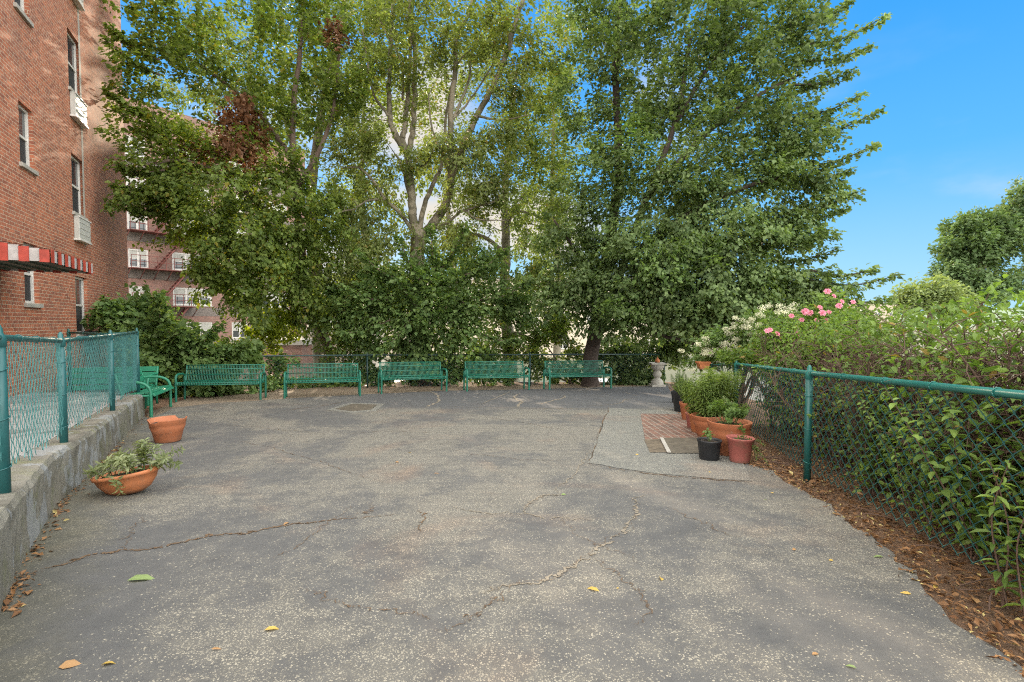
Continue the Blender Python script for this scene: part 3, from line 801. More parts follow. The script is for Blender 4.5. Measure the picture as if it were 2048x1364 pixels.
for side, sx in ((0, s1 + .004), (1, s0 - .004)):
    for k in range(ne):
        y0 = pr * k / ne; y1 = pr * (k + 1) / ne; za = zw + (zf - zw) * k / ne; zb_ = zw + (zf - zw) * (k + 1) / ne
        e = .012 if (ne - k) % 2 else 0; sg = 1 if side == 0 else -1
        (aw_red if (ne - k) % 2 else aw_wh).box(min(sx, sx + sg * (.006 + e)), max(sx, sx + sg * (.006 + e)), y0 + .003, y1, zb - e, min(za, zb_))
aw_in.box(s0 + .02, s1 - .02, .01, pr - .02, zb + .03, zb + .05)
for k in range(5): aw_in.box(s0 + .02, s1 - .02, .1 + k * (pr - .2) / 4, .13 + k * (pr - .2) / 4, zb - .0, zb + .03)
r_ = aw_red.build('awning', M['red'], B1); aw_wh.build('white_stripes', M['white'], r_); aw_in.build('underside', M['awnin'], r_)

# raised yard between fence and building
yb1 = [Vector((cc.x, cc.y, 0)) + FB.u * s_ + FB.nn * .0 for s_ in (7.6, 15.2)]
yard = [p for p in inner] + [Vector((-7.3, 9.6, 0)), yb1[0], yb1[1], Vector((-5, -2, 0))]
bm_pts = yard
flat('raised_yard', bm_pts, M['yard'], WH - .006)
# back edge of the raised yard
mb = MB(); a = Vector((outer[-1].x - .27, outer[-1].y, 0)); b = yb1[0]
mb.prism([(a.x, a.y - .1), (b.x, b.y - .1), (b.x, b.y + .1), (a.x, a.y + .02)], -1.2, gz(9.3) + WH - .01)
tag(mb.build('yard_edge_wall', M['conc']), 'concrete end wall of the raised yard behind the teal corner post', 'wall')

# ---- far brick building with fire escapes
fo = P(225, 650, 37); U2 = Vector((.562, .827, 0)); N2 = Vector((.827, -.562, 0))
F2 = Facade(fo, U2, N2)
B2 = thing('brick_apartment_building', 'distant brown brick apartment house with red fire escapes and white windows', 'building', (fo.x, fo.y, 0), math.atan2(U2.y, U2.x))
ops = []; wins = []
def spn(a, b, y): return F2.hit(a, y)[0], F2.hit(b, y)[0]
a0, a1 = spn(256, 297, 510); b0, b1 = spn(346, 424, 590)
zA = F2.hit(256, 571)[1]; fh = F2.hit(256, 496)[1] - zA; zB = F2.hit(346, 574)[1]
for k in range(-2, 5):
    for (x0, x1, zt, nn_) in ((a0, a1, zA, 2), (b0, b1, zB, 3), (b1 + 1.6, b1 + 3.0, zB, 2), (b1 + 4.4, b1 + 7, zB, 3), (a0 - 4.5, a0 - 2.5, zA, 2)):
        o_ = (x0, x1, zt + k * fh - 1.45, zt + k * fh); ops.append(o_); wins.append((o_, nn_))
mb = MB(); x_end = b1 + 9
wall_cells(mb, -9, x_end, -4, zA + 5 * fh, ops, 0, .14, 1)
mb.add([(x_end, 0, -4), (x_end, 0, zA + 5 * fh), (x_end, 12, zA + 5 * fh), (x_end, 12, -4), (-9, 0, zA + 5 * fh), (-9, 12, zA + 5 * fh), (-9, 0, -4), (-9, 12, -4)],
       [(0, 1, 2, 3), (1, 4, 5, 2), (4, 6, 7, 5)])
mb.build('wall', M['brick2'], B2)
mb = MB()
for k in range(-2, 5):                               # grey brick bands under the window rows
    for (u0, u1) in ((-9, a1 + .5), (b0 - 2.1, b1 + 1.0), (b1 + 1.4, x_end)):
        mb.box(u0, u1, -.012, -.004, zA + k * fh - 2.25, zA + k * fh - 1.55)
mb.build('grey_brick_band', M['brick2g'], B2)
for (a, b, c, d), n_ in wins: window(B2, a, b, c, d, .09, 1, n_, w=.12, blind=True, dark=False)
mb = MB()
for k in range(-1, 4):
    zp = zA + k * fh - 1.5; x0, x1 = a0 - .4, b0 + 1.6
    for fam in ((a0 - .2, b0 + 1.4),):
        x0, x1 = fam
        mb.box(x0, x1, -1.15, -.01, zp - .06, zp)
        for zz in (.45, .9): mb.box(x0, x1, -1.17, -1.13, zp + zz, zp + zz + .045)
        for q in range(9):
            xx = x0 + (x1 - x0) * q / 8; mb.box(xx, xx + .035, -1.165, -1.13, zp, zp + .9)
        for q in range(6): mb.tube([(x0 + (x1 - x0) * q / 5, -1.1, zp - .05), (x0 + (x1 - x0) * q / 5, -.02, zp - .8)], .03, 4)
    # stair flight down to the next platform
    A_, B_ = Vector((a1 + 2.4, -.75, zp)), Vector((a1 + .2, -.75, zp - fh))
    for yy in (-.45, -1.0): mb.tube([(A_.x, yy, A_.z), (B_.x, yy, B_.z)], .07, 4)
    for q in range(12):
        p = A_.lerp(B_, q / 12); mb.box(p.x - .12, p.x + .12, -1.0, -.45, p.z - .02, p.z + .01)
mb.build('fire_escape', M['escape'], B2)

# ---- low garage in front of it and a pale block far behind the trees
def block(name, label, pxl, pxr, pyt, d, depth, mat, zbot=-3.1, rows=0, roof=None, band=None):
    a, b = P(pxl, pyt, d), P(pxr, pyt, d); r = thing(name, label, 'building', ((a.x + b.x) / 2, d, zbot))
    w_ = (b.x - a.x) / 2; hh = a.z - zbot
    ops = []
    if rows:
        nc = max(2, int(w_ * 2 / 3.4)); fhh = hh / rows
        for i in range(nc):
            for j in range(rows):
                cx = -w_ + (i + .5) * 2 * w_ / nc; z_ = j * fhh + fhh * .35; ops.append((cx - .65, cx + .65, z_, z_ + 1.35))
    mb = MB(); wall_cells(mb, -w_, w_, 0, hh, ops, 0, .12, 1)
    mb.add([(-w_, 0, 0), (-w_, 0, hh), (-w_, depth, hh), (-w_, depth, 0), (w_, 0, 0), (w_, 0, hh), (w_, depth, hh), (w_, depth, 0)], [(0, 3, 2, 1), (4, 5, 6, 7), (1, 2, 6, 5), (3, 7, 6, 2)])
    mb.build('wall', mat, r)
    for (x0, x1, z0, z1) in ops: window(r, x0, x1, z0, z1, .09, 1, 2, w=.09, sill=True, blind=True, dark=False)
    if roof:
        mb = MB(); mb.box(-w_ - .15, w_ + .15, -.2, depth, hh, hh + .3); mb.build('parapet', roof, r)
    if band:
        mb = MB(); mb.box(-w_, w_, -.03, -.004, band[0], band[1]); mb.build('brick_band', M['brick2'], r)
    return r
block('garage', 'low brick garage with a pale coping behind the rear fence, left of the leaning trunk', 470, 604, 690, 27, 7, M['brick2'], -3.1, 0, M['urn'])
block('house', 'cream rendered low house behind the rear fence beside the leaning trunk', 604, 700, 668, 29, 8, M['cream'], -3.1, 0, M['urn'])
block('apartment_block', 'long cream rendered block glimpsed between the trunks of the middle trees', 690, 1330, 560, 62, 14, M['cream'], -3.1, 3, M['urn'])
block('house', 'beige flat roofed house on the skyline right of the rose bush', 1712, 1800, 607, 120, 20, M['beige'], -3.0, 2, M['roofm'])
# skyline hill
hv, hf = [], []
hx = np.linspace(150, 900, 40)
for i, x in enumerate(hx):
    hh = 14 + 6 * math.sin(i * .35) + 3 * math.sin(i * 1.1)
    for k in range(6): hv.append((x, 420 + k * 40, -3 + hh * math.sin(math.pi / 2 * min(1, k / 4))))
for i in range(39):
    for k in range(5): hf.append((i * 6 + k, (i + 1) * 6 + k, (i + 1) * 6 + k + 1, i * 6 + k + 1))
struct(raw('hills', hv, hf, M['hill'], None, True))
flat('pavement', [Vector((x, y, -2.97)) for x, y in ((-40, 21.5), (60, 21.5), (60, 25.5), (-40, 25.5))], M['pale'], .03, False)
flat('road', [Vector((x, y, -2.97)) for x, y in ((-60, 25.5), (80, 25.5), (80, 36), (-60, 36))], M['slabp'], .02, False)
# ------------------------------------------------------------------ chain-link fences
def chainlink(name, line, z0f, z1f, mat, parent, org, pitch=.058, wire=.0024, fray=0.0):
    """zig-zag wires woven along a ground polyline; z0f/z1f(point, i) -> bottom / top height"""
    seg = [(a, b, (b - a).length) for a, b in zip(line[:-1], line[1:])]; total = sum(s_[2] for s_ in seg)
    def at(s_):
        s_ = max(0, min(total - 1e-6, s_))
        for a, b, l in seg:
            if s_ <= l:
                d = (b - a) / l; return a + d * s_, Vector((-d.y, d.x, 0))
            s_ -= l
        return b, Vector((0, 0, 0))
    vs, fs = [], []; nw = int(total / pitch)
    for i in range(nw):
        s0_ = i * pitch; p, nn_ = at(s0_); zb_ = z0f(p); zt_ = z1f(p)
        m = int(round((zt_ - zb_) / (pitch * .95))); fr = random.random() * fray
        pts = []
        bulge = .006 * math.sin(s0_ * 5.1)
        for k in range(m + 1):
            side = (k + i) % 2
            if k * pitch * .95 < fr: continue
            q, n2 = at(s0_ + (pitch * 1.06 if side else -pitch * .06))
            z = zb_ + (zt_ - zb_) * k / m
            jit = random.gauss(0, .0006)
            pts.append(q + n2 * ((.003 if side else -.003) + bulge * math.sin(math.pi * k / m) + jit) + Vector((0, 0, z)) - org)
        nr_ = 4; k0 = len(vs)
        for j, p in enumerate(pts):
            d = (pts[min(j + 1, len(pts) - 1)] - pts[max(j - 1, 0)]); d.normalize()
            u = nn_; w_ = d.cross(u).normalized()
            for c_ in range(nr_):
                a_ = math.pi / 2 * c_ + .78
                vs.append(tuple(p + (u * math.cos(a_) + w_ * math.sin(a_)) * wire))
        for j in range(len(pts) - 1):
            for c_ in range(nr_):
                c2 = (c_ + 1) % nr_; fs.append((k0 + j * nr_ + c_, k0 + j * nr_ + c2, k0 + (j + 1) * nr_ + c2, k0 + (j + 1) * nr_ + c_))
    return raw(name, vs, fs, mat, parent, True)
def fence(name, label, line, tops, base_off, postm, railm, meshm, posts, pr=.032, rr=.021, wire=.0024, fray=.0, tall=None, pitch=.058, gap=.03):
    """line: ground points (xy); tops: top rail z (world) for each; posts: indices that carry a post"""
    org = Vector((line[0].x, line[0].y, gz(line[0].y) + base_off)); f = thing(name, label, 'fence', org)
    L2 = [Vector((p.x, p.y, 0)) for p in line]
    import bisect
    cum = [0]
    for a, b in zip(L2[:-1], L2[1:]): cum.append(cum[-1] + (b - a).length)
    def topz(p):
        best = None
        for i, (a, b) in enumerate(zip(L2[:-1], L2[1:])):
            d = b - a; t_ = max(0, min(1, (Vector((p.x, p.y, 0)) - a).dot(d) / d.length_squared)); q = a + d * t_
            e = (q - Vector((p.x, p.y, 0))).length
            if best is None or e < best[0]: best = (e, tops[i] + (tops[i + 1] - tops[i]) * t_)
        return best[1]
    mb = MB(); mb.tube([Vector((p.x, p.y, z)) - org for p, z in zip(L2, tops)], rr, 12); mb.build('top_rail', railm, f)
    for i in posts:
        p = L2[i]; zb_ = gz(p.y) + base_off - .04; zt_ = tops[i] + .005
        b_ = Vector((p.x, p.y, 0)) - Vector((org.x, org.y, 0))
        mb = MB(); mb.tube([b_ + Vector((0, 0, zb_ - org.z)), b_ + Vector((0, 0, zt_ - org.z - .02))], pr, 14)
        po = mb.build('post', postm, f)
        mb = MB(); zc = zt_ - org.z - .03
        mb.lathe([(0.0, zc + .105), (pr * .35, zc + .10), (pr * .62, zc + .078), (pr * .7, zc + .05), (pr * 1.02, zc + .035), (pr * 1.12, zc + .02), (pr * 1.12, zc - .03), (pr * 1.0, zc - .032)], 14, (b_.x, b_.y, 0))
        mb.build('post_cap', railm, po)
        for q in range(3):
            mb = MB()
            zz = (zb_ + (zt_ - zb_) * (.2 + .3 * q)) - org.z
            mb.tube([b_ + Vector((math.cos(a_) * (pr + .004), math.sin(a_) * (pr + .004), zz + .012 * math.sin(a_ * 1))) for a_ in np.linspace(0, 2 * math.pi, 13)], .0035, 5)
            mb.build('tie_wire', railm, po)
    chainlink('mesh', L2, lambda p: gz(p.y) + base_off + gap, lambda p: topz(p) + .015, meshm, f, org, pitch, wire, fray)
    tot = cum[-1]; s_ = .3
    while s_ < tot:
        i = max(0, bisect.bisect(cum, s_) - 1); i = min(i, len(L2) - 2)
        d = (L2[i + 1] - L2[i]).normalized(); p = L2[i] + d * (s_ - cum[i]); z = topz(p)
        n_ = Vector((-d.y, d.x, 0))
        c_ = Vector((p.x, p.y, z)) - org
        mb = MB(); mb.tube([c_ + n_ * math.cos(a_) * (rr + .004) + Vector((0, 0, 1)) * math.sin(a_) * (rr + .004) for a_ in np.linspace(0, 2 * math.pi, 11)], .0035, 5)
        mb.build('rail_tie', railm, f)
        s_ += .45 + random.random() * .2
    return f
# left fence on the wall
lf = offset(outer, .09)
def on_line(px, poly):
    """point of a ground polyline seen at column px"""
    k = (px - 1024) / F
    for a, b in zip(poly[:-1], poly[1:]):
        fa = a.x - k * (a.y * _c); fb = b.x - k * (b.y * _c)
        if fa * fb <= 0: return a.lerp(b, fa / (fa - fb))
    return poly[-1]
pA, pB, pC, pD = on_line(-4, lf), on_line(120, lf), on_line(220, lf), on_line(274, lf)
def ztop(p, py):
    return P(1024, py, p.y).z
far0 = lf[0]
lfz = [ztop(pA, 675) + .05, ztop(pA, 675), ztop(pB, 681), ztop(pC, 671), ztop(pD, 664)]
print('left fence heights', [round(z - gz(p.y) - WH, 2) for z, p in zip(lfz[1:], (pA, pB, pC, pD))])
fence('chain_link_fence', 'teal chain link fence standing on the low concrete wall at left', [lf[0], lf[1], lf[2], pA, pB, pC, pD], [gz(q_.y) + WH + .95 for q_ in lf[:3]] + lfz[1:], WH, M['fence_teal'], M['fence_teal'], M['mesh_teal'], [1, 3, 4, 5, 6], .031, .021, .0030, .12, pitch=.052)
# its return towards the building
e1 = yb1[0] + Vector((.5, .3, 0)); zt = ztop(pD, 664)
fence('chain_link_fence', 'return of the teal fence running from its corner post to the brick building', [pD, pD.lerp(e1, .5), e1], [zt - .02, zt - .04, zt - .02], WH, M['fence_dark'], M['fence_dark'], M['mesh_dark'], [2], .03, .02, .0026)
# right fence
rA, rB, rC = gp(1614, 958), gp(1471, 850), gp(1419, 822)
r1 = Vector((2.53, 2.47, 0)); rA0 = Vector((rA.x, rA.y, 0)); r0 = rA0.lerp(r1, 3.0); r0h = rA0.lerp(r1, 1.75); rm = rA0.lerp(r1, 1.26)
fence('chain_link_fence', 'dark green chain link fence in front of the hedge at right',
      [r0, rm, r1, rA, rB, rC], [ztop(rA, 746) + (P(2048, 790, 2.47).z - ztop(rA, 746)) * 3.0, ztop(rA, 746) + (P(2048, 790, 2.47).z - ztop(rA, 746)) * 1.26, P(2048, 790, 2.47).z, ztop(rA, 746), ztop(rB, 728), ztop(rC, 731)], 0, M['fence_dark'], M['rail_green'], M['mesh_dark'], [0, 1, 3, 4, 5], .033, .023, .0034, .05, pitch=.058)
# rear fence
RL = [gp(398, 792), gp(560, 781), gp(735, 775), gp(1060, 771), gp(1328, 769)]
fence('chain_link_fence', 'black chain link fence behind the row of strap benches', RL, [gz(p.y) + 1.0 for p in RL], 0, M['rear_dark'], M['rear_dark'], M['mesh_dark'], [0, 2, 3, 4], .028, .022, .003, pitch=.07)

# ------------------------------------------------------------------ benches
def arch(pts, n=6): return curvepts(pts, n)
def strap_bench(label, group):
    b = thing('strap_bench', label, 'bench', (0, 0, 0), 0, group); Lh = .90
    prof_back = arch([(.105, .405), (.15, .43), (.185, .50), (.225, .65), (.262, .80)] and [Vector((0, y, z)) for y, z in ((.105, .405), (.15, .43), (.185, .50), (.225, .65), (.262, .80))], 3)
    prof_seat = arch([Vector((0, y, z)) for y, z in ((-.335, .375), (-.33, .415), (-.295, .435), (-.15, .415), (.0, .40), (.105, .405))], 3)
    def straps(prof):
        mb = MB(); n = 50
        for i in range(n):
            x = -Lh + .02 + (2 * Lh - .04) * i / (n - 1)
            mb.tube([p + Vector((x, 0, 0)) for p in prof], .0088, 4)
        return mb
    mb = straps(prof_back)
    for (y, z) in ((.262, .795), (.238, .70), (.205, .57), (.15, .43)): mb.tube([(-Lh, y - .006, z), (Lh, y - .006, z)], .012, 6)
    for sx in (-Lh, Lh): mb.tube([p + Vector((sx, 0, 0)) for p in prof_back], .015, 6)
    mb.build('backrest', M['bench'], b)
    mb = straps(prof_seat)
    for (y, z) in ((-.33, .39), (-.31, .43), (-.1, .405), (.1, .398)): mb.tube([(-Lh, y, z - .012), (Lh, y, z - .012)], .014, 6)
    for sx in (-Lh, Lh): mb.tube([p + Vector((sx, 0, 0)) for p in prof_seat], .015, 6)
    mb.build('seat', M['bench'], b)
    for s_ in (-1, 1):
        x = s_ * (Lh + .035)
        mb = MB(); mb.tube(arch([Vector((x, y, z)) for y, z in ((-.31, -.03), (-.31, .25), (-.31, .50), (-.29, .575), (-.22, .61), (-.05, .615), (.10, .60), (.20, .555))], 5), .027, 10)
        mb.box(min(x, x - s_ * .04), max(x, x - s_ * .04), -.31, .16, .375, .395)
        mb.build('armrest', M['bench'], b)
        mb = MB(); mb.tube(arch([Vector((x, y, z)) for y, z in ((.20, -.03), (.20, .25), (.195, .45), (.20, .555))], 4), .026, 10); mb.build('leg', M['bench'], b)
    return b
g5 = 'green strap benches along the rear fence'
bpx = [((352, 803), (521, 799), 'leftmost strap bench of the row, beside the slatted bench'),
       ((569, 797), (720, 792), 'strap bench in front of the leaning dark trunk, second from left'),
       ((763, 788), (893, 783), 'middle strap bench of the row, behind the drain cover'),
       ((934, 783), (1058, 780), 'strap bench fourth from left, beside the central fence post'),
       ((1099, 780), (1222, 777), 'rightmost strap bench of the row, nearest the stone pedestal')]
proto = strap_bench('green ' + bpx[0][2], g5)
for i, (l_, r_, lab) in enumerate(bpx):
    b = proto if i == 0 else copy_tree(proto)
    b['label'] = 'green ' + lab
    a, c = gp(*l_), gp(*r_); mid = (a + c) / 2; ang = math.atan2((c - a).y, (c - a).x)
    print('bench', i, round((c - a).length, 2), mid[:])
    b.rotation_euler = (0, -math.atan2((c - a).z, Vector((c.x - a.x, c.y - a.y)).length) * 1.0, ang)
    off = Vector((-math.sin(ang), math.cos(ang), 0)) * .31
    b.location = (mid.x + off.x, mid.y + off.y, gz(mid.y))
    b.scale = (max(.85, min(1.2, (c - a).length / 1.87)), 1, 1)
def slat_bench(label, group):
    b = thing('slatted_bench', label, 'bench', (0, 0, 0), 0, group); Lh = .80
    def plank(y, z, tilt, w_, th=.035, l=Lh):
        m = Matrix.Translation((0, y, z)) @ Matrix.Rotation(tilt, 4, 'X'); q = MB(); q.box(-l, l, -w_ / 2, w_ / 2, -th / 2, th / 2, mat=m); return q
    mb = MB()
    for (y, z, t_) in ((.16, .50, R(72)), (.205, .625, R(72)), (.245, .75, R(72))):
        q = plank(y, z, t_, .115); mb.add(q.v, q.f)
    mb.build('backrest', M['slat'], b, .008)
    mb = MB()
    for (y, z, t_, w_) in ((-.31, .40, R(55), .07), (-.23, .435, R(2), .11), (-.11, .43, R(-3), .11), (.01, .42, R(-4), .11)):
        q = plank(y, z, t_, w_); mb.add(q.v, q.f)
    mb.build('seat', M['slat'], b, .008)
    for s_ in (-1, 1):
        x = s_ * (Lh + .01)
        mb = MB(); mb.tube(arch([Vector((x, y, z)) for y, z in ((-.27, -.03), (-.27, .3), (-.26, .48), (-.20, .58), (-.08, .635), (.08, .645), (.20, .64))], 5), .027, 10); mb.build('armrest', M['slat'], b)
        mb = MB(); mb.tube([(x, .18, -.03), (x, .15, .42), (x, .20, .60), (x, .26, .80)], .026, 8)
        mb.tube([(x, -.27, .385), (x, .15, .39)], .02, 6); mb.build('leg', M['slat'], b)
    return b
sb = slat_bench('glossy green slatted bench just past the end of the concrete wall', 'green slatted benches behind the left fence')
a, c = gp(304, 833), gp(337, 816); d = (c - a); ang = math.atan2(d.y, d.x)
mid = a + d.normalized() * .8
sb.rotation_euler = (0, R(2), ang + 0.0); sb.location = (mid.x - math.sin(ang) * .28, mid.y + math.cos(ang) * .28, gz(mid.y))
s2 = copy_tree(sb); s2['label'] = 'green slatted bench seen only through the mesh of the teal fence'
q = P(222, 800, 10.9); s2.location = (q.x, q.y, gz(10.9)); s2.rotation_euler = (0, 0, R(14))
# ------------------------------------------------------------------ cars beyond the rear fence
def car(name, label, loc, rz, mat, group='cars parked beyond the rear fence'):
    c_ = thing(name, label, 'car', loc, rz, group)
    prof = [(-2.15, .35), (-2.2, .62), (-2.12, .82), (-1.5, .92), (-1.0, .97), (-.45, 1.38), (.3, 1.45), (1.1, 1.42), (1.75, 1.02), (2.1, .95), (2.18, .6), (2.12, .33)]
    mb = MB(); n = len(prof)
    rings = []
    for y, k, dz in ((-.86, .97, -.03), (-.80, 1, 0), (.80, 1, 0), (.86, .97, -.03)):
        rings.append([(x * k, y * (1 - .18 * max(0, (z - .95)) / .5), z + (dz if z > .9 else 0)) for x, z in prof])
    vs = [v for r_ in rings for v in r_]; fs = []
    for j in range(3):
        for i in range(n):
            i2 = (i + 1) % n; fs.append((j * n + i, j * n + i2, (j + 1) * n + i2, (j + 1) * n + i))
    fs += [tuple(range(n)), tuple(range(4 * n - 1, 3 * n - 1, -1))]
    mb.add(vs, fs); mb.build('body', mat, c_, .03)
    mb = MB()
    for y in (-.80, .80):
        s_ = 1 if y > 0 else -1
        mb.add([(-.88, y + s_ * .05, .98), (-.42, y - s_ * .055, 1.32), (.28, y - s_ * .075, 1.37), (.28, y + s_ * .05, .98)], [(0, 1, 2, 3)])
        mb.add([(.36, y + s_ * .05, .98), (.36, y - s_ * .075, 1.37), (1.05, y - s_ * .06, 1.34), (1.55, y + s_ * .05, 1.0)], [(0, 1, 2, 3)])
    mb.add([(-.99, -.7, 1.0), (-.99, .7, 1.0), (-.5, .6, 1.37), (-.5, -.6, 1.37)], [(0, 1, 2, 3)]); mb.add([(1.72, -.68, 1.07), (1.2, -.6, 1.40), (1.2, .6, 1.40), (1.72, .68, 1.07)], [(0, 1, 2, 3)])
    mb.build('window', M['glass'], c_)
    for x in (-1.35, 1.35):
        for y in (-.80, .80):
            mb = MB(); pr_ = [(0, -.1), (.2, -.11), (.31, -.10), (.33, 0), (.31, .10), (.2, .11), (0, .1)]
            k0 = len(mb.v); mb.lathe(pr_, 18); mb.v = [(v[0] + x, v[2] + y, v[1] + .33) for v in mb.v]; mb.build('wheel', M['tyre'], c_)
            w_ = c_.children[-1]; mb = MB(); mb.lathe([(0, -.122), (.17, -.118), (.19, -.10), (.19, .10), (.17, .118), (0, .122)], 14); mb.v = [(v[0] + x, v[2] + y, v[1] + .33) for v in mb.v]; mb.build('rim', M['cars'], w_)
    for y in (-.62, .62):
        mb = MB(); mb.box(-2.2, -2.14, y - .16, y + .16, .62, .76); mb.build('headlight', M['white'], c_, .01)
        mb = MB(); mb.box(2.12, 2.185, y - .14, y + .14, .68, .82); mb.build('tail_light', M['lampr'], c_, .01)
    return c_
for (px, d, rz, mt, lab) in ((650, 23.5, 0, 'carw', 'white car parked beyond the rear fence, seen under the second strap bench'),
                             (800, 24.5, .1, 'carb', 'blue car parked beyond the rear fence, seen under the middle strap bench'),
                             (975, 24.2, 0, 'cars', 'silver car beyond the rear fence, behind the fourth strap bench'),
                             (1180, 24.6, 0, 'carw', 'white car beyond the rear fence, behind the rightmost strap bench')):
    q = P(px, 760, d); car('parked_car', lab, (q.x, d, -2.95), rz, M[mt])
# ------------------------------------------------------------------ pots
def pot(prof, mat, parent, sx=1, sy=1, wob=None, soil=None, name='pot', n=32):
    mb = MB(); mb.lathe(prof, n, (0, 0, 0), sx, sy, 0, wob); o = mb.build(name, mat, parent)
    if soil:
        mb = MB(); r_, z_ = soil; vs = [(0, 0, z_ + .02)]; m = 24
        for ring, (rr_, dz) in enumerate(((.5, .012), (1, 0))):
            for k in range(m): vs.append((r_ * rr_ * sx * math.cos(2 * math.pi * k / m), r_ * rr_ * sy * math.sin(2 * math.pi * k / m), z_ + dz + random.gauss(0, .006)))
        fs = [(0, 1 + k, 1 + (k + 1) % m) for k in range(m)] + [(1 + k, 1 + m + k, 1 + m + (k + 1) % m, 1 + (k + 1) % m) for k in range(m)]
        mb.add(vs, fs, 0, True); mb.build('soil', M['soil'], parent)
    return o
def potprof(rb, rt, h, rim=.05, lip=.012, wall=.012):
    k = rt - lip; rm = rb + (k - rb) * (h - rim) / h
    return [(0, 0), (rb * .96, 0), (rb, .008), (rm, h - rim), (rm + lip, h - rim + .004), (rt, h - .008), (rt + .003, h), (rt - wall, h), (rt - wall - .006, h - rim), (rb * 1.0, .06), (0, .06)]
def sprig(stems, mat_leaf, parent, ln, lw, n_leaf, start=.15, shape='long', droop=.35, base_r=.05, stem_r=.004, name='leaves', pair=False, stemmat=None, upright=.35):
    """stems: list of (base, tip); leaves spiral up each stem"""
    mb = MB(); Pn, D, U, Ls = [], [], [], []
    for bi, (a, b) in enumerate(stems):
        a, b = Vector(a), Vector(b); m = (a + b) / 2 + Vector((random.gauss(0, .03), random.gauss(0, .03), .04)) - (b - a).cross(Vector((0, 0, 1))) * 0
        cp = curvepts([a, m, b], 6); mb.tube(cp, [stem_r * (1 - .7 * k / (len(cp) - 1)) for k in range(len(cp))], 5, cap=False)
        n = max(3, int(n_leaf * (b - a).length))
        for k in range(n):
            t_ = start + (1 - start) * (k + random.random() * .6) / n; x = min(t_, .999) * (len(cp) - 1); i = int(x); p = cp[i].lerp(cp[min(i + 1, len(cp) - 1)], x - i)
            ax = (cp[min(i + 1, len(cp) - 1)] - cp[max(i - 0, 0)]).normalized() if i < len(cp) - 1 else (cp[-1] - cp[-2]).normalized()
            a_ = k * (2.4 if not pair else math.pi) + random.gauss(0, .25) + bi
            u = ax.orthogonal().normalized(); v = ax.cross(u); o_ = u * math.cos(a_) + v * math.sin(a_)
            dv = o_ + ax * (upright + 1.0 * max(0, t_ - .8)) + Vector((0, 0, -droop * random.random()))
            Pn.append(p); D.append(dv); U.append(ax + Vector((random.gauss(0, .25), random.gauss(0, .25), .2))); Ls.append(ln * (1 - .45 * t_ ** 2) * random.uniform(.7, 1.15))
    mb.build('stem', stemmat or M['stem'], parent)
    Ls = np.array(Ls)
    return leaves(name, np.array([tuple(p) for p in Pn]), np.array([tuple(p) for p in D]), np.array([tuple(p) for p in U]), Ls, Ls * lw, mat_leaf, parent, shape)
def fan(n, r0, r1, h, z0, cx=0, cy=0, hv=.25):
    out = []
    for k in range(n):
        a = random.uniform(0, 2 * math.pi); q = math.sqrt(random.random())
        out.append(((cx + r0 * q * math.cos(a), cy + r0 * q * math.sin(a), z0), (cx + r1 * q * math.cos(a), cy + r1 * q * math.sin(a), z0 + h * (1 - hv * q) * random.uniform(.8, 1.1))))
    return out
def place(o, px, py):
    p = gp(px, py); o.location = (p.x, p.y, p.z); return p
def ppm(p): return F / p.y          # pixels per metre at a ground point
# broken terracotta pot by the wall end
t_ = thing('terracotta_pot', 'terracotta pot with a cracked broken rim by the end of the concrete wall', 'pot'); p = place(t_, 321, 887); k = 1 / ppm(p)
t_.location.y += 22 * k
def wobr(a, j, z): return z - (.03 if 5 <= j <= 8 and (4.2 < a < 4.9) else 0) - (.045 if 5 <= j <= 8 and (.9 < a < 1.6) else 0)
pot(potprof(23 * k, 34 * k, 47 * k, 16 * k, .006), M['terra'], t_, wob=wobr, soil=(30 * k, 37 * k))
# oval bowl
t_ = thing('planted_bowl', 'oval terracotta bowl planter with pale sage plants beside the concrete wall', 'potted plant'); p = place(t_, 236, 995); k = 1 / ppm(p); t_.location.y += .13
t_.rotation_euler = (0, R(-9), 0)
pot([(0, 0), (30 * k, 0), (44 * k, 8 * k), (57 * k, 24 * k), (62 * k, 36 * k), (66 * k, 37 * k), (67 * k, 44 * k), (61 * k, 44 * k), (58 * k, 36 * k), (0, 28 * k)], M['terra2'], t_, 1.0, .62, soil=(58 * k, 37 * k))
st = fan(13, 20 * k, 55 * k, 80 * k, 36 * k, 30 * k, 0, .5) + fan(5, 10 * k, 30 * k, 40 * k, 36 * k, -32 * k, 0) + [((50 * k, 0, 38 * k), (115 * k, -.02, 42 * k)), ((45 * k, -.05, 38 * k), (100 * k, -.08, 62 * k)), ((50 * k, 0, 38 * k), (118 * k, .05, 70 * k)), ((10 * k, -.1, 40 * k), (26 * k, -.22, 12 * k)), ((-20 * k, -.1, 40 * k), (-52 * k, -.13, 58 * k))]
sprig(st, M['l_sage'], t_, .085, .38, 95, .2, droop=.3, stem_r=.004)

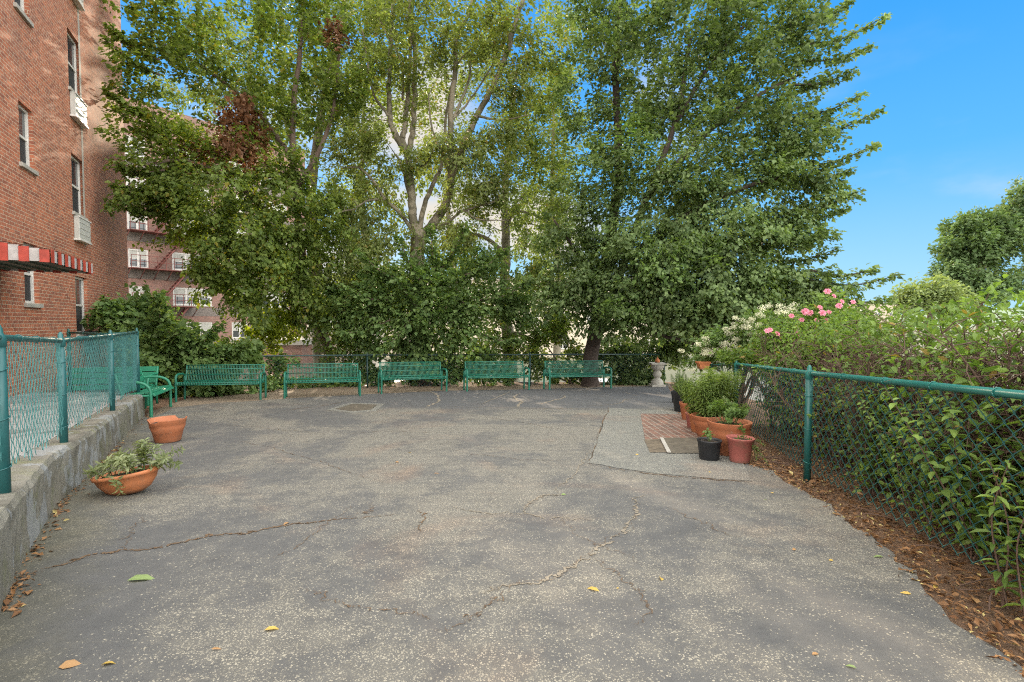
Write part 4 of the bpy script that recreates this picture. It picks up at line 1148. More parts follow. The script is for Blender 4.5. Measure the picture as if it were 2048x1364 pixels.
def potted(label, px, py, rb, rt, h, mat, plant=None, name='potted_plant', cat='potted plant', sink=.6, rim=.2, dy=0, tilt=0, grp=None):
    t_ = thing(name, label, cat, (0, 0, 0), 0, grp); p = place(t_, px, py); k = 1 / ppm(p)
    t_.location.y += rb * k * .8; t_.rotation_euler = (0, tilt, random.random() if not tilt else 0)
    pot(potprof(rb * k, rt * k, h * k, h * rim * k, .010 if h > 40 else .005), mat, t_, soil=((rt - 3) * k, h * .86 * k))
    if plant: plant(t_, k, h * .86 * k, rt * k)
    return t_, k
gr = 'pots standing in a row along the right fence'
def pl_small(t_, k, z, r): sprig(fan(4, r * .2, r * .5, 24 * k, z, 0, 0), M['l_light'], t_, .075, .6, 60, .35, droop=.5)
def pl_compound(t_, k, z, r):
    st = fan(24, r * .35, r * 1.05, 58 * k, z, -r * .1, 0, .3) + [((-r * .3, 0, z), (-r * 1.2, -.1, z + 20 * k)), ((-r * .4, -.1, z), (-r * .9, -.25, z + .0)), ((r * .2, 0, z), (r * .75, -.1, z + 20 * k))]
    sprig(st, M['l_light'], t_, .06, .55, 130, .35, droop=.4)
def pl_lily(h, n, s=1.0):
    def f(t_, k, z, r): sprig(fan(n, r * .5, r * 1.2 * s, h * k, z, 0, 0, .2), M['l_lily'], t_, .115, .16, 95, .12, droop=.9, stem_r=.0045, upright=.5)
    return f
def pl_fluff(h, n=18, s=1.5, m='l_sage'):
    def f(t_, k, z, r): sprig(fan(n, r * .4, r * s, h * k, z, 0, 0, .5), M[m], t_, .045, .4, 170, .1, droop=.2)
    return f
def pl_trail(t_, k, z, r):
    sprig([((r * .3, -r * .5, z), (r * .95, -r * .75, z - 32 * k)), ((r * .4, -r * .3, z), (r * 1.25, -r * .4, z - 28 * k)), ((r * .5, 0, z), (r * 1.5, -.1, z - 6 * k)), ((r * .5, -.05, z), (r * 1.5, -.2, z - 40 * k)), ((-r * .6, -r * .4, z + .01), (r * .6, -r * .7, z + .02)), ((0, 0, z), (-.02, 0, z + .05))], M['l_light'], t_, .045, .55, 110, .1, droop=.5)
potted('black plastic nursery pot with one small seedling, in front of the big terracotta pot', 1424, 922, 19, 24, 40, M['blackp'], pl_small, rim=.12, grp=gr)
potted('faded red pot with a trailing vine spilling over its right side', 1486, 927, 19, 27, 50, M['terra3'], pl_trail, rim=.12, grp=gr, tilt=R(1))
potted('largest terracotta pot, with a leafy yellow green bush', 1467, 913, 28, 43, 68, M['terra'], pl_compound, rim=.32, grp=gr)
potted('terracotta pot packed with tall narrow leaved stems behind the largest pot', 1420, 876, 19, 31, 44, M['terra'], pl_lily(98, 34, 1.15), rim=.25, grp=gr)
potted('orange pot with tall narrow leaved stems beside the bare brick inset', 1403, 867, 15, 22, 38, M['terra2'], pl_lily(78, 20, 1.2), rim=.14, grp=gr)
potted('small brown red pot between the orange pot and the far terracotta pots', 1393, 858, 14, 18, 30, M['terra3'], pl_fluff(24, 10, 1.2, 'l_light'), rim=.2, grp=gr)
potted('far terracotta pot with a fluffy grey green plant', 1381, 841, 13, 19, 35, M['terra'], pl_fluff(66, 34, 1.9, 'l_lily'), rim=.2, grp=gr)
potted('tall black plastic pot with a bushy plant at the far end of the pot row', 1368, 824, 15, 20, 40, M['blackp'], pl_fluff(50, 22, 1.6, 'l_light'), rim=.12, grp=gr)
potted('black pot with a thin dark shrub near the fence opening', 1356, 806, 9, 12, 22, M['blackp'], pl_fluff(60, 12, 1.6, 'l_shrub'), rim=.12, grp=gr)
potted('terracotta pot against the fence under the narrow leaved stems', 1446, 872, 16, 24, 36, M['terra'], pl_lily(112, 26, 1.6), rim=.2, grp=gr)
# hanging box on the corner post
t_ = thing('hanging_pot', 'small terracotta planter hanging on the corner post of the right fence', 'potted plant'); q = P(1406, 738, rC.y - .12); t_.location = q
k = rC.y / F; mb = MB(); mb.prism([(-11 * k, 14 * k), (11 * k, 14 * k), (8 * k, 0), (-8 * k, 0)], -.09, .09, axis='y'); mb.box(-12 * k, 12 * k, -.1, .1, 11 * k, 15 * k); mb.build('pot', M['terra2'], t_, .004)
sprig(fan(8, .04, .14, .16, 14 * k), M['l_light'], t_, .06, .5, 90, .1)
# stone pedestal
t_ = thing('pedestal', 'weathered cast stone baluster pedestal beside the rear fence end post', 'pedestal'); p = place(t_, 1318, 774); k = 1 / ppm(p); t_.location.y += .2
pf = [(0, 0), (12, 0), (12.5, 5), (12, 10), (9, 14), (5, 16.5), (5.2, 17.5), (8, 20), (9, 24), (8, 28), (5, 30.5), (4.8, 31.5), (9, 34), (12.5, 38), (13, 42), (12.5, 44), (0, 44)]
mb = MB(); mb.lathe([(r_ * k, z_ * k) for r_, z_ in pf], 24); mb.build('column', M['urn'], t_)
mb = MB(); mb.box(-14.5 * k, 14.5 * k, -14.5 * k, 14.5 * k, 44 * k, 48 * k); mb.build('top_slab', M['urn'], t_, .008)
mb = MB(); mb.box(-14 * k, 14 * k, -14 * k, 14 * k, -.03, 4 * k); mb.build('plinth', M['urn'], t_, .008)
o = thing('ornament', 'small terracotta ornament standing on the stone pedestal', 'ornament'); o.location = (t_.location.x, t_.location.y, t_.location.z + 48 * k)
mb = MB(); mb.lathe([(0, 0), (4 * k, 0), (5 * k, 3 * k), (4 * k, 6 * k), (2.5 * k, 8 * k), (1 * k, 9 * k), (0, 9.5 * k)], 14); mb.build('body', M['terra2'], o)
mb = MB(); mb.lathe([(0, 9 * k), (1.6 * k, 10 * k), (0, 12 * k)], 10); mb.build('knob', M['terra2'], o)
# ------------------------------------------------------------------ trees
def V3(px, py, d): return P(px, py, d)
def gbase(px, d): q = P(px, 700, d); return Vector((q.x, d, float(terr_h(np.array(q.x), np.array(d))) - .05))
# left tree with the leaning dark trunk
b = gbase(668, 17.4)
tree('broadleaf_tree', 'dark leafy tree with a leaning brown trunk, at left beside the brick building', 'tree', b,
     [([b, V3(655, 690, 17.2), V3(628, 625, 16.8), V3(610, 560, 16.4), V3(600, 480, 16.2), V3(592, 380, 16), V3(585, 250, 16), V3(600, 100, 16), V3(610, -60, 16)], .19, .06),
      ([V3(655, 692, 17.2), V3(685, 672, 17), V3(712, 640, 16.8)], .10, .03),
      ([V3(602, 500, 16.2), V3(540, 430, 15.6), V3(460, 360, 15), V3(370, 320, 14.4), V3(290, 330, 13.8)], .10, .03),
      ([V3(588, 320, 16), V3(520, 230, 16), V3(430, 150, 15.6), V3(330, 90, 15)], .09, .03),
      ([V3(592, 380, 16), V3(640, 300, 16.3), V3(670, 200, 16.5), V3(680, 60, 16.5)], .09, .04),
      ([V3(606, 545, 16.4), V3(540, 500, 15.8), V3(440, 480, 15)], .07, .02)],
     [(320, 60, 15, 90, 60, 1.2, 26), (430, 110, 15.5, 120, 90, 1.6, 40), (560, 70, 16, 130, 110, 1.8, 58), (660, 190, 16.5, 110, 110, 1.5, 46), (540, 210, 16, 130, 70, 1.6, 40),
      (285, 215, 14.5, 50, 80, 1.0, 20), (330, 300, 14.5, 80, 80, 1.4, 36), (420, 290, 15, 70, 70, 1.2, 14), (310, 390, 13.8, 70, 40, 1.0, 26), (430, 390, 14.5, 120, 70, 1.5, 66), (540, 340, 15.5, 110, 70, 1.4, 46),
      (590, 430, 15.5, 100, 80, 1.5, 60), (480, 500, 14.5, 90, 70, 1.3, 54), (590, 540, 15.6, 90, 80, 1.3, 58), (500, 580, 15, 70, 60, 1.2, 28), (660, 460, 16.5, 60, 90, 1.2, 26), (420, 540, 14.5, 50, 50, 1.0, 20), (650, 620, 16.3, 70, 60, 1.0, 26),
      (255, 130, 14, 20, 60, .6, 6), (262, 330, 13.6, 20, 60, .5, 6), (560, -30, 16, 200, 60, 2, 30)],
     M['bark_mid'], M['l_left'], .112, 74, .95, .36, .10, .35,
     tips=[(330, 370, 14, 232, 372, 13.4), (330, 340, 14, 240, 335, 13.6), (320, 150, 14.5, 212, 80, 13.8), (320, 120, 14.5, 222, 55, 13.8), (310, 230, 14.2, 218, 185, 13.6), (330, 420, 14, 262, 415, 13.4)],
     extra=[('dead_leaves', [(490, 245, 15.2, 50, 55, .6, 34), (440, 310, 14.8, 90, 35, .6, 26), (668, 60, 15.8, 18, 30, .4, 6)], M['l_brown'], 60),
            ('backlit_tint_foliage', [(410, 470, 15.5, 90, 45, .8, 34), (560, 655, 16.4, 60, 50, .8, 36), (350, 270, 15, 60, 20, .6, 12), (480, 690, 16, 40, 30, .5, 14)], M['l_yel'], 60)])  # yellow leaf colour paints in sun shining through the crown
b = gbase(640, 20.5)
tree('slender_tree', 'slender pale trunked tree standing behind the dark leafy tree at left', 'tree', b,
     [([b, V3(638, 640, 20.3), V3(632, 520, 20), V3(622, 400, 20), V3(632, 300, 20), V3(652, 180, 20), V3(690, 20, 20), V3(700, -60, 20)], .30, .09),
      ([V3(625, 380, 20), V3(580, 280, 20), V3(560, 180, 20)], .1, .03), ([V3(640, 260, 20), V3(700, 190, 20), V3(740, 100, 20)], .1, .03)],
     [(690, 90, 19.5, 90, 90, 1.6, 46), (700, 250, 19.5, 70, 90, 1.4, 30), (590, 200, 20, 80, 100, 1.5, 30), (750, 20, 19.5, 80, 60, 1.4, 30), (600, 560, 20, 50, 60, 1, 16), (690, 380, 20, 40, 60, 1, 12), (720, 480, 20, 60, 50, 1, 18)],
     M['bark_pale'], M['l_top'], .108, 84, .95, .36, .11, .35)
# the central sycamore
b = gbase(842, 16.8)
S = lambda *p: V3(*p)
tree('sycamore', 'tall pale barked tree in the middle, forking into several bare limbs', 'tree', b,
     [([b, S(840, 620, 16.8), S(836, 540, 16.8), S(835, 490, 16.8), S(841, 462, 16.8)], 0.257, 0.243),
      ([S(838, 480, 16.8), S(826, 440, 16.8), S(823, 380, 16.9), S(816, 320, 17), S(806, 280, 17), S(808, 264, 17), S(814, 211, 17), S(819, 141, 17.1), S(822, 40, 17.2), S(822, -50, 17.2)], 0.160, 0.042),
      ([S(812, 300, 17), S(790, 268, 17), S(780, 235, 17), S(778, 190, 17), S(780, 105, 17.1), S(786, 0, 17.2), S(786, -50, 17.2)], 0.120, 0.042),
      ([S(816, 310, 17), S(827, 253, 16.9), S(829, 176, 16.8), S(829, 105, 16.8), S(819, 0, 16.8), S(815, -50, 16.8)], 0.104, 0.049),
      ([S(841, 475, 16.8), S(862, 452, 16.7), S(885, 420, 16.6), S(897, 390, 16.5), S(903, 352, 16.5), S(900, 246, 16.4), S(910, 140, 16.3), S(914, 70, 16.3), S(940, 20, 16.2), S(945, -50, 16.2)], 0.176, 0.035),
      ([S(903, 355, 16.5), S(925, 295, 16.3), S(953, 232, 16.2), S(985, 175, 16), S(1012, 109, 15.9), S(1030, 50, 15.8), S(1050, -20, 15.8)], 0.104, 0.070),
      ([S(960, 222, 16.2), S(985, 183, 16), S(1030, 160, 15.8)], 0.056, 0.021),
      ([S(862, 458, 16.7), S(895, 445, 16.3), S(930, 420, 16), S(998, 401, 15.6)], 0.064, 0.021),
      ([S(838, 470, 16.8), S(848, 410, 16.9), S(870, 360, 17), S(884, 320, 17.1), S(894, 220, 17.2), S(912, 134, 17.3)], 0.096, 0.028),
      ([S(832, 478, 16.8), S(812, 440, 16.7), S(773, 398, 16.4), S(745, 362, 16.2), S(718, 336, 16), S(686, 335, 15.8)], 0.080, 0.021),
      ([S(905, 340, 16.5), S(930, 330, 16.2), S(960, 310, 16)], 0.040, 0.014), ([S(828, 430, 16.8), S(810, 350, 17), S(792, 310, 17)], 0.096, 0.035),
      ([S(905, 240, 16.4), S(940, 200, 16.6), S(985, 130, 16.8), S(1010, 60, 17)], 0.040, 0.014), ([S(912, 130, 16.3), S(950, 90, 16), S(975, 60, 16)], 0.032, 0.010),
      ([S(903, 352, 16.5), S(880, 300, 16.2), S(862, 250, 16), S(858, 190, 16)], .05, .02), ([S(773, 398, 16.4), S(740, 400, 16), S(700, 420, 15.8), S(660, 430, 15.6)], .04, .015),
      ([S(780, 235, 17), S(750, 190, 16.8), S(735, 130, 16.6), S(725, 60, 16.5)], .05, .02), ([S(953, 232, 16.2), S(1000, 240, 15.8), S(1060, 230, 15.5)], .045, .015),
      ([S(900, 246, 16.4), S(935, 170, 16.6), S(945, 100, 16.7), S(975, 30, 16.8)], .05, .02), ([S(818, 330, 17), S(850, 330, 16.6), S(866, 300, 16.3)], .05, .02),
      ([S(808, 200, 17), S(800, 120, 16.7), S(760, 40, 16.5)], .04, .015), ([S(930, 420, 16), S(960, 440, 15.8), S(1010, 440, 15.5)], .035, .012)],
     [(800, 50, 17, 100, 60, 1.5, 24), (900, 40, 16.5, 110, 60, 1.5, 26), (1010, 50, 16, 90, 70, 1.3, 30), (1060, 130, 16, 70, 70, 1.2, 32), (750, 170, 17, 60, 80, 1.2, 16), (850, 180, 16.5, 60, 70, 1.2, 14),
      (730, 300, 16.5, 60, 60, 1.2, 18), (1010, 190, 16, 70, 50, 1.0, 26), (980, 330, 15.8, 90, 60, 1.2, 34), (820, 330, 16.5, 60, 40, 1.2, 20), (900, 300, 16, 50, 40, 1.0, 18), (760, 400, 16.5, 60, 50, 1.2, 22), (700, 430, 16.5, 60, 50, 1.2, 20),
      (930, 400, 16, 60, 30, .8, 14), (780, 480, 16.8, 60, 30, .8, 14), (990, 380, 15.8, 60, 40, .8, 20), (970, 100, 16.5, 60, 60, 1, 12), (900, -30, 16.5, 250, 50, 2, 50), (740, 500, 16.3, 60, 40, .8, 26), (700, 560, 16.2, 50, 60, .8, 26), (900, 480, 16.2, 60, 30, .8, 18), (720, 290, 15.8, 60, 60, 1, 26), (770, 110, 16.4, 80, 80, 1, 26), (880, 110, 16, 50, 80, 1, 18), (1000, 270, 15.8, 80, 40, 1, 22), (950, 60, 15.6, 80, 60, 1, 20)],
     M['bark_pale'], M['l_syc'], .098, 78, .85, .34, .10, .35, lw=.62, twigr=.010)
# behind it, the tree with a bent pale branch
b = gbase(1026, 19.5)
tree('broadleaf_tree', 'pale trunked tree behind the fourth bench with a bent side branch', 'tree', b,
     [([b, S(1018, 690, 19.5), S(1012, 640, 19.5), S(1010, 560, 19.5), S(1012, 480, 19.5), S(1010, 400, 19.5), S(1016, 300, 19.5), S(1030, 180, 19.5)], .30, .08),
      ([S(1020, 685, 19.5), S(1032, 668, 19.3), S(1052, 676, 19), S(1075, 690, 18.8)], .14, .05),
      ([S(1011, 510, 19.5), S(975, 478, 19), S(935, 466, 18.6), S(908, 455, 18.4)], .10, .04), ([S(1012, 470, 19.5), S(1030, 410, 19.4), S(1060, 380, 19.2)], .08, .03),
      ([S(1014, 420, 19.5), S(1070, 430, 19), S(1120, 470, 18.6)], .06, .02)],
     [(1050, 250, 19, 80, 70, 1.5, 34), (1090, 350, 19, 70, 70, 1.4, 24), (1060, 450, 18.5, 70, 50, 1.2, 20), (980, 530, 18.5, 60, 40, 1.2, 18), (1110, 540, 18, 60, 60, 1.2, 26), (1100, 650, 18, 60, 40, 1.0, 18), (1000, 620, 18.8, 60, 40, 1, 20), (940, 480, 18.5, 50, 40, 1, 16), (1070, 560, 18.2, 70, 50, 1, 30), (1110, 420, 18, 60, 60, 1, 26), (1060, 330, 18.5, 70, 50, 1, 26), (1090, 180, 18.5, 60, 70, 1, 26), (960, 400, 18.6, 60, 40, 1, 20), (1060, 700, 18.6, 40, 20, .6, 8)],
     M['bark_pale'], M['l_top'], .105, 76, .9, .36, .10, .35, lw=.65)
# the big maple at right
b = gbase(1180, 16.0)
tips = [(1600, 90, 13.6, 1772, 32, 13), (1590, 120, 13.6, 1742, 92, 13), (1590, 170, 13.6, 1705, 142, 13), (1580, 230, 13.6, 1722, 190, 13), (1590, 270, 13.6, 1757, 222, 12.8), (1590, 330, 13.4, 1748, 290, 12.8),
        (1560, 420, 13.2, 1714, 384, 12.6), (1560, 440, 13.2, 1690, 418, 12.6), (1540, 520, 13, 1672, 498, 12.4), (1620, 560, 12.6, 1790, 552, 12), (1640, 590, 12.5, 1783, 596, 12), (1620, 540, 12.6, 1745, 540, 12.2), (1590, 350, 13.4, 1700, 342, 12.8), (1600, 40, 13.8, 1700, 5, 13.4),
        (1620, 620, 12.5, 1730, 625, 12)]
tree('maple', 'large dense maple with a dark forked trunk filling the right middle, behind the rightmost bench', 'tree', b,
     [([b, S(1184, 700, 15.9), S(1192, 650, 15.7), S(1205, 560, 15.5), S(1225, 450, 15.3), S(1238, 330, 15.2), S(1232, 150, 15.2), S(1240, -60, 15.2)], .27, .08),
      ([S(1186, 690, 15.8), S(1215, 620, 15.4), S(1250, 520, 15), S(1290, 400, 14.6), S(1350, 250, 14.4), S(1380, 80, 14.4)], .18, .05),
      ([S(1190, 672, 15.7), S(1225, 652, 15.3), S(1262, 645, 14.8), S(1310, 665, 14.2), S(1370, 684, 13.6), S(1420, 692, 13.2)], .10, .025),
      ([S(1250, 520, 15), S(1330, 460, 14.4), S(1430, 400, 13.8), S(1540, 360, 13.4), S(1620, 340, 13.2)], .12, .03),
      ([S(1290, 400, 14.6), S(1400, 280, 14.2), S(1500, 200, 13.9), S(1600, 150, 13.7)], .11, .03),
      ([S(1225, 600, 15.2), S(1320, 590, 14.2), S(1450, 590, 13.2), S(1570, 580, 12.8), S(1640, 575, 12.5)], .12, .03),
      ([S(1205, 560, 15.5), S(1150, 500, 15.3), S(1110, 440, 15)], .08, .03), ([S(1350, 250, 14.4), S(1420, 130, 14.2), S(1500, 40, 14)], .08, .03),
      ([S(1240, 540, 15), S(1290, 530, 14), S(1350, 540, 13.2)], .06, .02)],
     [(1220, 60, 15, 110, 90, 1.8, 64), (1380, 60, 14.5, 120, 90, 1.8, 70), (1520, 50, 14, 100, 80, 1.5, 56), (1220, 220, 15, 110, 90, 1.6, 60), (1360, 220, 14.6, 110, 90, 1.5, 60), (1500, 190, 14, 100, 90, 1.5, 62), (1600, 110, 13.7, 60, 80, 1.1, 26),
      (1240, 360, 14.6, 130, 80, 1.5, 70), (1400, 370, 14, 120, 80, 1.5, 76), (1540, 330, 13.6, 90, 90, 1.3, 66), (1610, 270, 13.4, 60, 70, .9, 22), (1640, 380, 13, 40, 50, .7, 12), (1170, 480, 15, 100, 70, 1.3, 54), (1300, 490, 14, 130, 60, 1.4, 84), (1460, 480, 13.5, 120, 70, 1.4, 90), (1580, 450, 13.1, 70, 60, 1.0, 32),
      (1180, 580, 14.6, 110, 60, 1.2, 74), (1310, 590, 13.8, 120, 60, 1.2, 84), (1450, 590, 13.1, 110, 60, 1.2, 74), (1560, 570, 12.8, 80, 50, .9, 44), (1650, 590, 12.4, 60, 22, .7, 18), (1250, 650, 14.6, 90, 25, 1.0, 24), (1420, 650, 13.3, 80, 25, .9, 26), (1330, 530, 12.9, 50, 18, .4, 12), (1400, 500, 12.8, 40, 14, .4, 8), (1300, -40, 15, 260, 50, 2, 60)],
     M['bark_dark'], M['l_maple'], .098, 100, .95, .35, .09, .38, tips=tips, outward=.7,
     extra=[('bright_sprays', [(1375, 522, 12.6, 60, 14, .3, 14), (1300, 560, 12.8, 60, 24, .4, 14), (1280, 280, 14, 30, 60, .4, 10), (1230, 620, 13.4, 50, 18, .4, 8)], M['l_light'], 60)])
for (px, d, bl, m, lab) in (
    (900, 27, [(900, 330, 27, 90, 120, 2.2, 60), (860, 150, 27, 90, 110, 2.2, 50), (960, 120, 27, 80, 100, 2.2, 40), (930, 500, 27, 90, 60, 1.8, 26)], 'l_syc', 'tall loose tree beyond the fence, seen through the limbs of the pale barked tree'),
    (1110, 26, [(1110, 260, 26, 70, 120, 2, 60), (1090, 440, 26, 80, 90, 2, 60), (1120, 80, 26, 60, 90, 2, 34), (1060, 580, 26, 70, 50, 1.6, 18)], 'l_top', 'tall loose tree beyond the fence, between the middle trees and the maple'),
    (730, 27, [(730, 200, 27, 80, 120, 2.2, 50), (720, 400, 27, 70, 60, 2, 24), (700, 560, 27, 80, 60, 2, 20), (780, 600, 27, 70, 40, 1.6, 14)], 'l_yel', 'yellow green tree beyond the fence behind the slender trunk'),
    (500, 25, [(500, 180, 25, 120, 120, 2.2, 60), (420, 60, 25, 120, 80, 2.2, 40), (600, 60, 25, 90, 80, 2, 30), (350, 200, 24, 50, 70, 1.5, 14)], 'l_top', 'tall tree behind the dark leafy tree at left')):
    bs = gbase(px, d); tp_ = P(px, bl[0][1] - 80, d)
    tree('background_tree', lab, 'tree', bs, [([bs, P(px + 8, 560, d), P(px - 6, 400, d), tp_], .24, .06)], bl, M['bark_pale'], M[m], .15, 70, 1.2, .5, .16, .35, lw=.65, twigr=.014, group='trees beyond the rear fence')
# undergrowth and climbers on the rear fence
def shrub(name, label, cat, base, blobs, leafm, lsize, per, L=.6, W=.28, T=.08, droop=.35, lw=.8, barkm=None, extra=None, group=None, stems=5, shape='kite', outward=.8, tips=None):
    base = Vector(base); c = P(blobs[0][0], blobs[0][1], blobs[0][2]); lim = []
    for k in range(stems):
        bb = blobs[k % len(blobs)]; q = P(bb[0] + random.uniform(-.4, .4) * bb[3], bb[1] + random.uniform(-.2, .3) * bb[4], bb[2]); s0_ = base + Vector((random.gauss(0, .12), random.gauss(0, .08), 0))
        m = (s0_ + q) / 2 + Vector((random.gauss(0, .15), 0, .2)); lim.append(([s0_, m, q], .035, .012))
    return tree(name, label, cat, base, lim, blobs, barkm or M['bark_mid'], leafm, lsize, per, L, W, T, droop, extra=extra, group=group, lw=lw, twigr=.007, shape=shape, outward=outward, tips=tips)
def hb(px, d): q = P(px, 700, d); return (q.x, d, float(terr_h(np.array(q.x), np.array(d))))
shrub('vine_thicket', 'wide dark green vine thicket below the fork of the pale barked tree', 'thicket', hb(830, 16.3),
      [(830, 610, 15.6, 90, 70, .7, 70), (760, 620, 15.7, 70, 60, .6, 50), (900, 570, 15.8, 80, 50, .6, 50), (930, 650, 15.6, 50, 80, .5, 50), (840, 690, 15.9, 90, 50, .4, 60), (890, 530, 16, 80, 24, .5, 14), (740, 690, 16, 50, 40, .4, 26), (1000, 590, 15.9, 50, 50, .5, 24), (960, 720, 16.2, 40, 30, .3, 24), (770, 560, 15.9, 60, 40, .5, 24), (700, 640, 16.1, 50, 50, .5, 30), (1040, 620, 16, 50, 40, .5, 24), (820, 540, 16, 40, 24, .4, 12), (680, 580, 16.2, 40, 30, .4, 16), (960, 530, 16.2, 40, 30, .4, 14)],
      M['l_shrub'], .12, 50, .9, .40, .15, .4, stems=9,
      tips=[(790, 600, 15.5, 690, 575, 15), (780, 640, 15.4, 685, 665, 14.9), (800, 560, 15.5, 720, 505, 15.1), (840, 560, 15.5, 800, 480, 15.2), (880, 540, 15.6, 930, 455, 15.2), (930, 550, 15.6, 1010, 500, 15.2), (960, 600, 15.6, 1060, 560, 15.1), (950, 660, 15.5, 1040, 680, 15), (870, 540, 15.6, 860, 455, 15.3), (820, 640, 15.3, 760, 700, 14.8), (880, 640, 15.3, 900, 590, 14.7), (830, 610, 15.2, 800, 560, 14.7), (920, 600, 15.3, 970, 620, 14.7), (850, 670, 15.3, 840, 640, 14.7)])
shrub('ivy', 'ivy climbing the rear fence between the middle strap bench and the fence post', 'climber', hb(880, 16.2),
      [(890, 735, 16.1, 90, 28, .2, 54), (980, 750, 16.2, 60, 22, .2, 26), (800, 745, 16.1, 60, 24, .2, 34), (730, 750, 16.0, 40, 26, .2, 26)], M['l_shrub'], .095, 60, .4, .22, .06, .5, stems=6)
shrub('vine_thicket', 'grape like broad leaved thicket at the foot of the brick building behind the left bench', 'thicket', hb(330, 13.6),
      [(250, 650, 12.6, 50, 40, .5, 44), (320, 690, 12.6, 70, 45, .5, 60), (400, 720, 12.9, 70, 40, .5, 54), (300, 740, 12.4, 60, 35, .4, 44), (370, 765, 12.8, 80, 22, .4, 34), (440, 750, 13.3, 40, 25, .3, 18), (290, 615, 13, 40, 18, .4, 10), (225, 630, 12.4, 25, 20, .3, 8)],
      M['l_shrub'], .125, 58, .6, .3, .08, .4, stems=8, tips=[(280, 640, 12.6, 215, 600, 12.2), (320, 650, 12.6, 320, 590, 12.2), (380, 690, 12.8, 440, 650, 12.4), (420, 700, 12.9, 490, 690, 12.6), (330, 700, 12.2, 360, 660, 11.9), (260, 690, 12.2, 300, 720, 11.9)], extra=[('young_leaves', [(275, 600, 13, 30, 14, .3, 8), (330, 640, 13, 50, 14, .3, 8), (500, 712, 13.6, 30, 18, .3, 12), (460, 700, 13.4, 20, 12, .3, 6)], M['l_light'], 40)])
shrub('sapling', 'yellow green sapling leaning over the rear fence at the gap beside the second strap bench', 'sapling', hb(545, 15.3),
      [(500, 715, 14.6, 35, 22, .3, 18), (560, 730, 15, 30, 22, .3, 10), (550, 765, 15.0, 20, 20, .3, 10)], M['l_light'], .11, 44, .5, .25, .07, .4, stems=5)
shrub('undergrowth_bush', 'shaded bush under the maple beside the stone pedestal', 'bush', hb(1290, 16.8),
      [(1260, 730, 16.8, 50, 40, .4, 50), (1330, 700, 16.9, 50, 40, .4, 46), (1230, 700, 17, 50, 30, .4, 30), (1290, 760, 16.6, 40, 20, .3, 24), (1370, 680, 16.6, 40, 30, .4, 22), (1240, 765, 16.6, 30, 14, .3, 14)], M['l_maple'], .10, 60, .6, .28, .08, .4, stems=7)
shrub('undergrowth_bush', 'thin bush behind the rear fence below the rightmost strap bench', 'bush', hb(1150, 17),
      [(1150, 745, 16.9, 70, 30, .3, 34), (1080, 720, 17, 40, 30, .3, 20), (1160, 700, 17.2, 60, 20, .4, 22), (1090, 670, 17.2, 60, 22, .4, 26), (1000, 690, 17.4, 50, 30, .4, 26), (1120, 640, 17.2, 60, 20, .4, 18)], M['l_left'], .10, 50, .6, .28, .08, .4, stems=6)
shrub('undergrowth_bush', 'low scrub behind the second strap bench beside the leaning trunk', 'bush', hb(680, 16.4),
      [(680, 755, 16.2, 40, 24, .3, 26), (690, 700, 16.6, 50, 30, .4, 30), (640, 775, 15.8, 40, 8, .2, 10), (600, 770, 15.4, 30, 12, .2, 6)], M['l_left'], .10, 50, .6, .28, .08, .4, stems=6)
shrub('undergrowth_bush', 'low scrub behind the leftmost strap bench', 'bush', hb(430, 14),
      [(430, 780, 13.4, 70, 14, .2, 30), (520, 770, 14, 30, 16, .2, 10)], M['l_shrub'], .09, 40, .4, .22, .06, .4, stems=5)
# distant trees
for (px, d, bl, m, lab, ls) in (
    (1960, 46, [(1940, 495, 46, 44, 46, 2.5, 70), (1925, 455, 46, 26, 22, 1.5, 22), (1965, 450, 46, 26, 26, 1.5, 24), (2000, 480, 46, 44, 50, 2.5, 60), (2030, 440, 46, 34, 50, 2, 44), (2052, 400, 45, 26, 40, 2, 30), (1905, 545, 46, 26, 34, 2, 34), (1898, 490, 46, 16, 12, 1, 8), (1970, 570, 46, 90, 34, 2.5, 80), (2090, 480, 46, 50, 110, 3, 70)], 'l_far', 'large bushy dark green tree beyond the hedge at the right edge', .27),
    (1860, 40, [(1860, 590, 40, 45, 26, 1.6, 60), (1825, 600, 40, 30, 18, 1.2, 30), (1900, 610, 40, 40, 30, 1.5, 30)], 'l_farl', 'small pale green tree beyond the hedge, left of the large distant tree', .22),
    (1450, 55, [(1450, 610, 55, 80, 30, 3, 60), (1560, 620, 55, 60, 26, 3, 40)], 'l_farl', 'pale distant tree glimpsed behind the maple', .3),
    (760, 48, [(760, 580, 48, 80, 40, 3, 50), (700, 620, 48, 60, 30, 3, 30)], 'l_farl', 'pale distant tree glimpsed between the left trunks and the pale barked tree', .3)):
    bs = hb(px, d); top = P(px, bl[0][1], d)
    tree('distant_tree', lab, 'tree', bs, [([bs, (Vector(bs) + top) / 2, top], .4, .12)], bl, M['bark_mid'], M[m], ls, 80, 1.7, .9, .3, .25, twigr=.03)

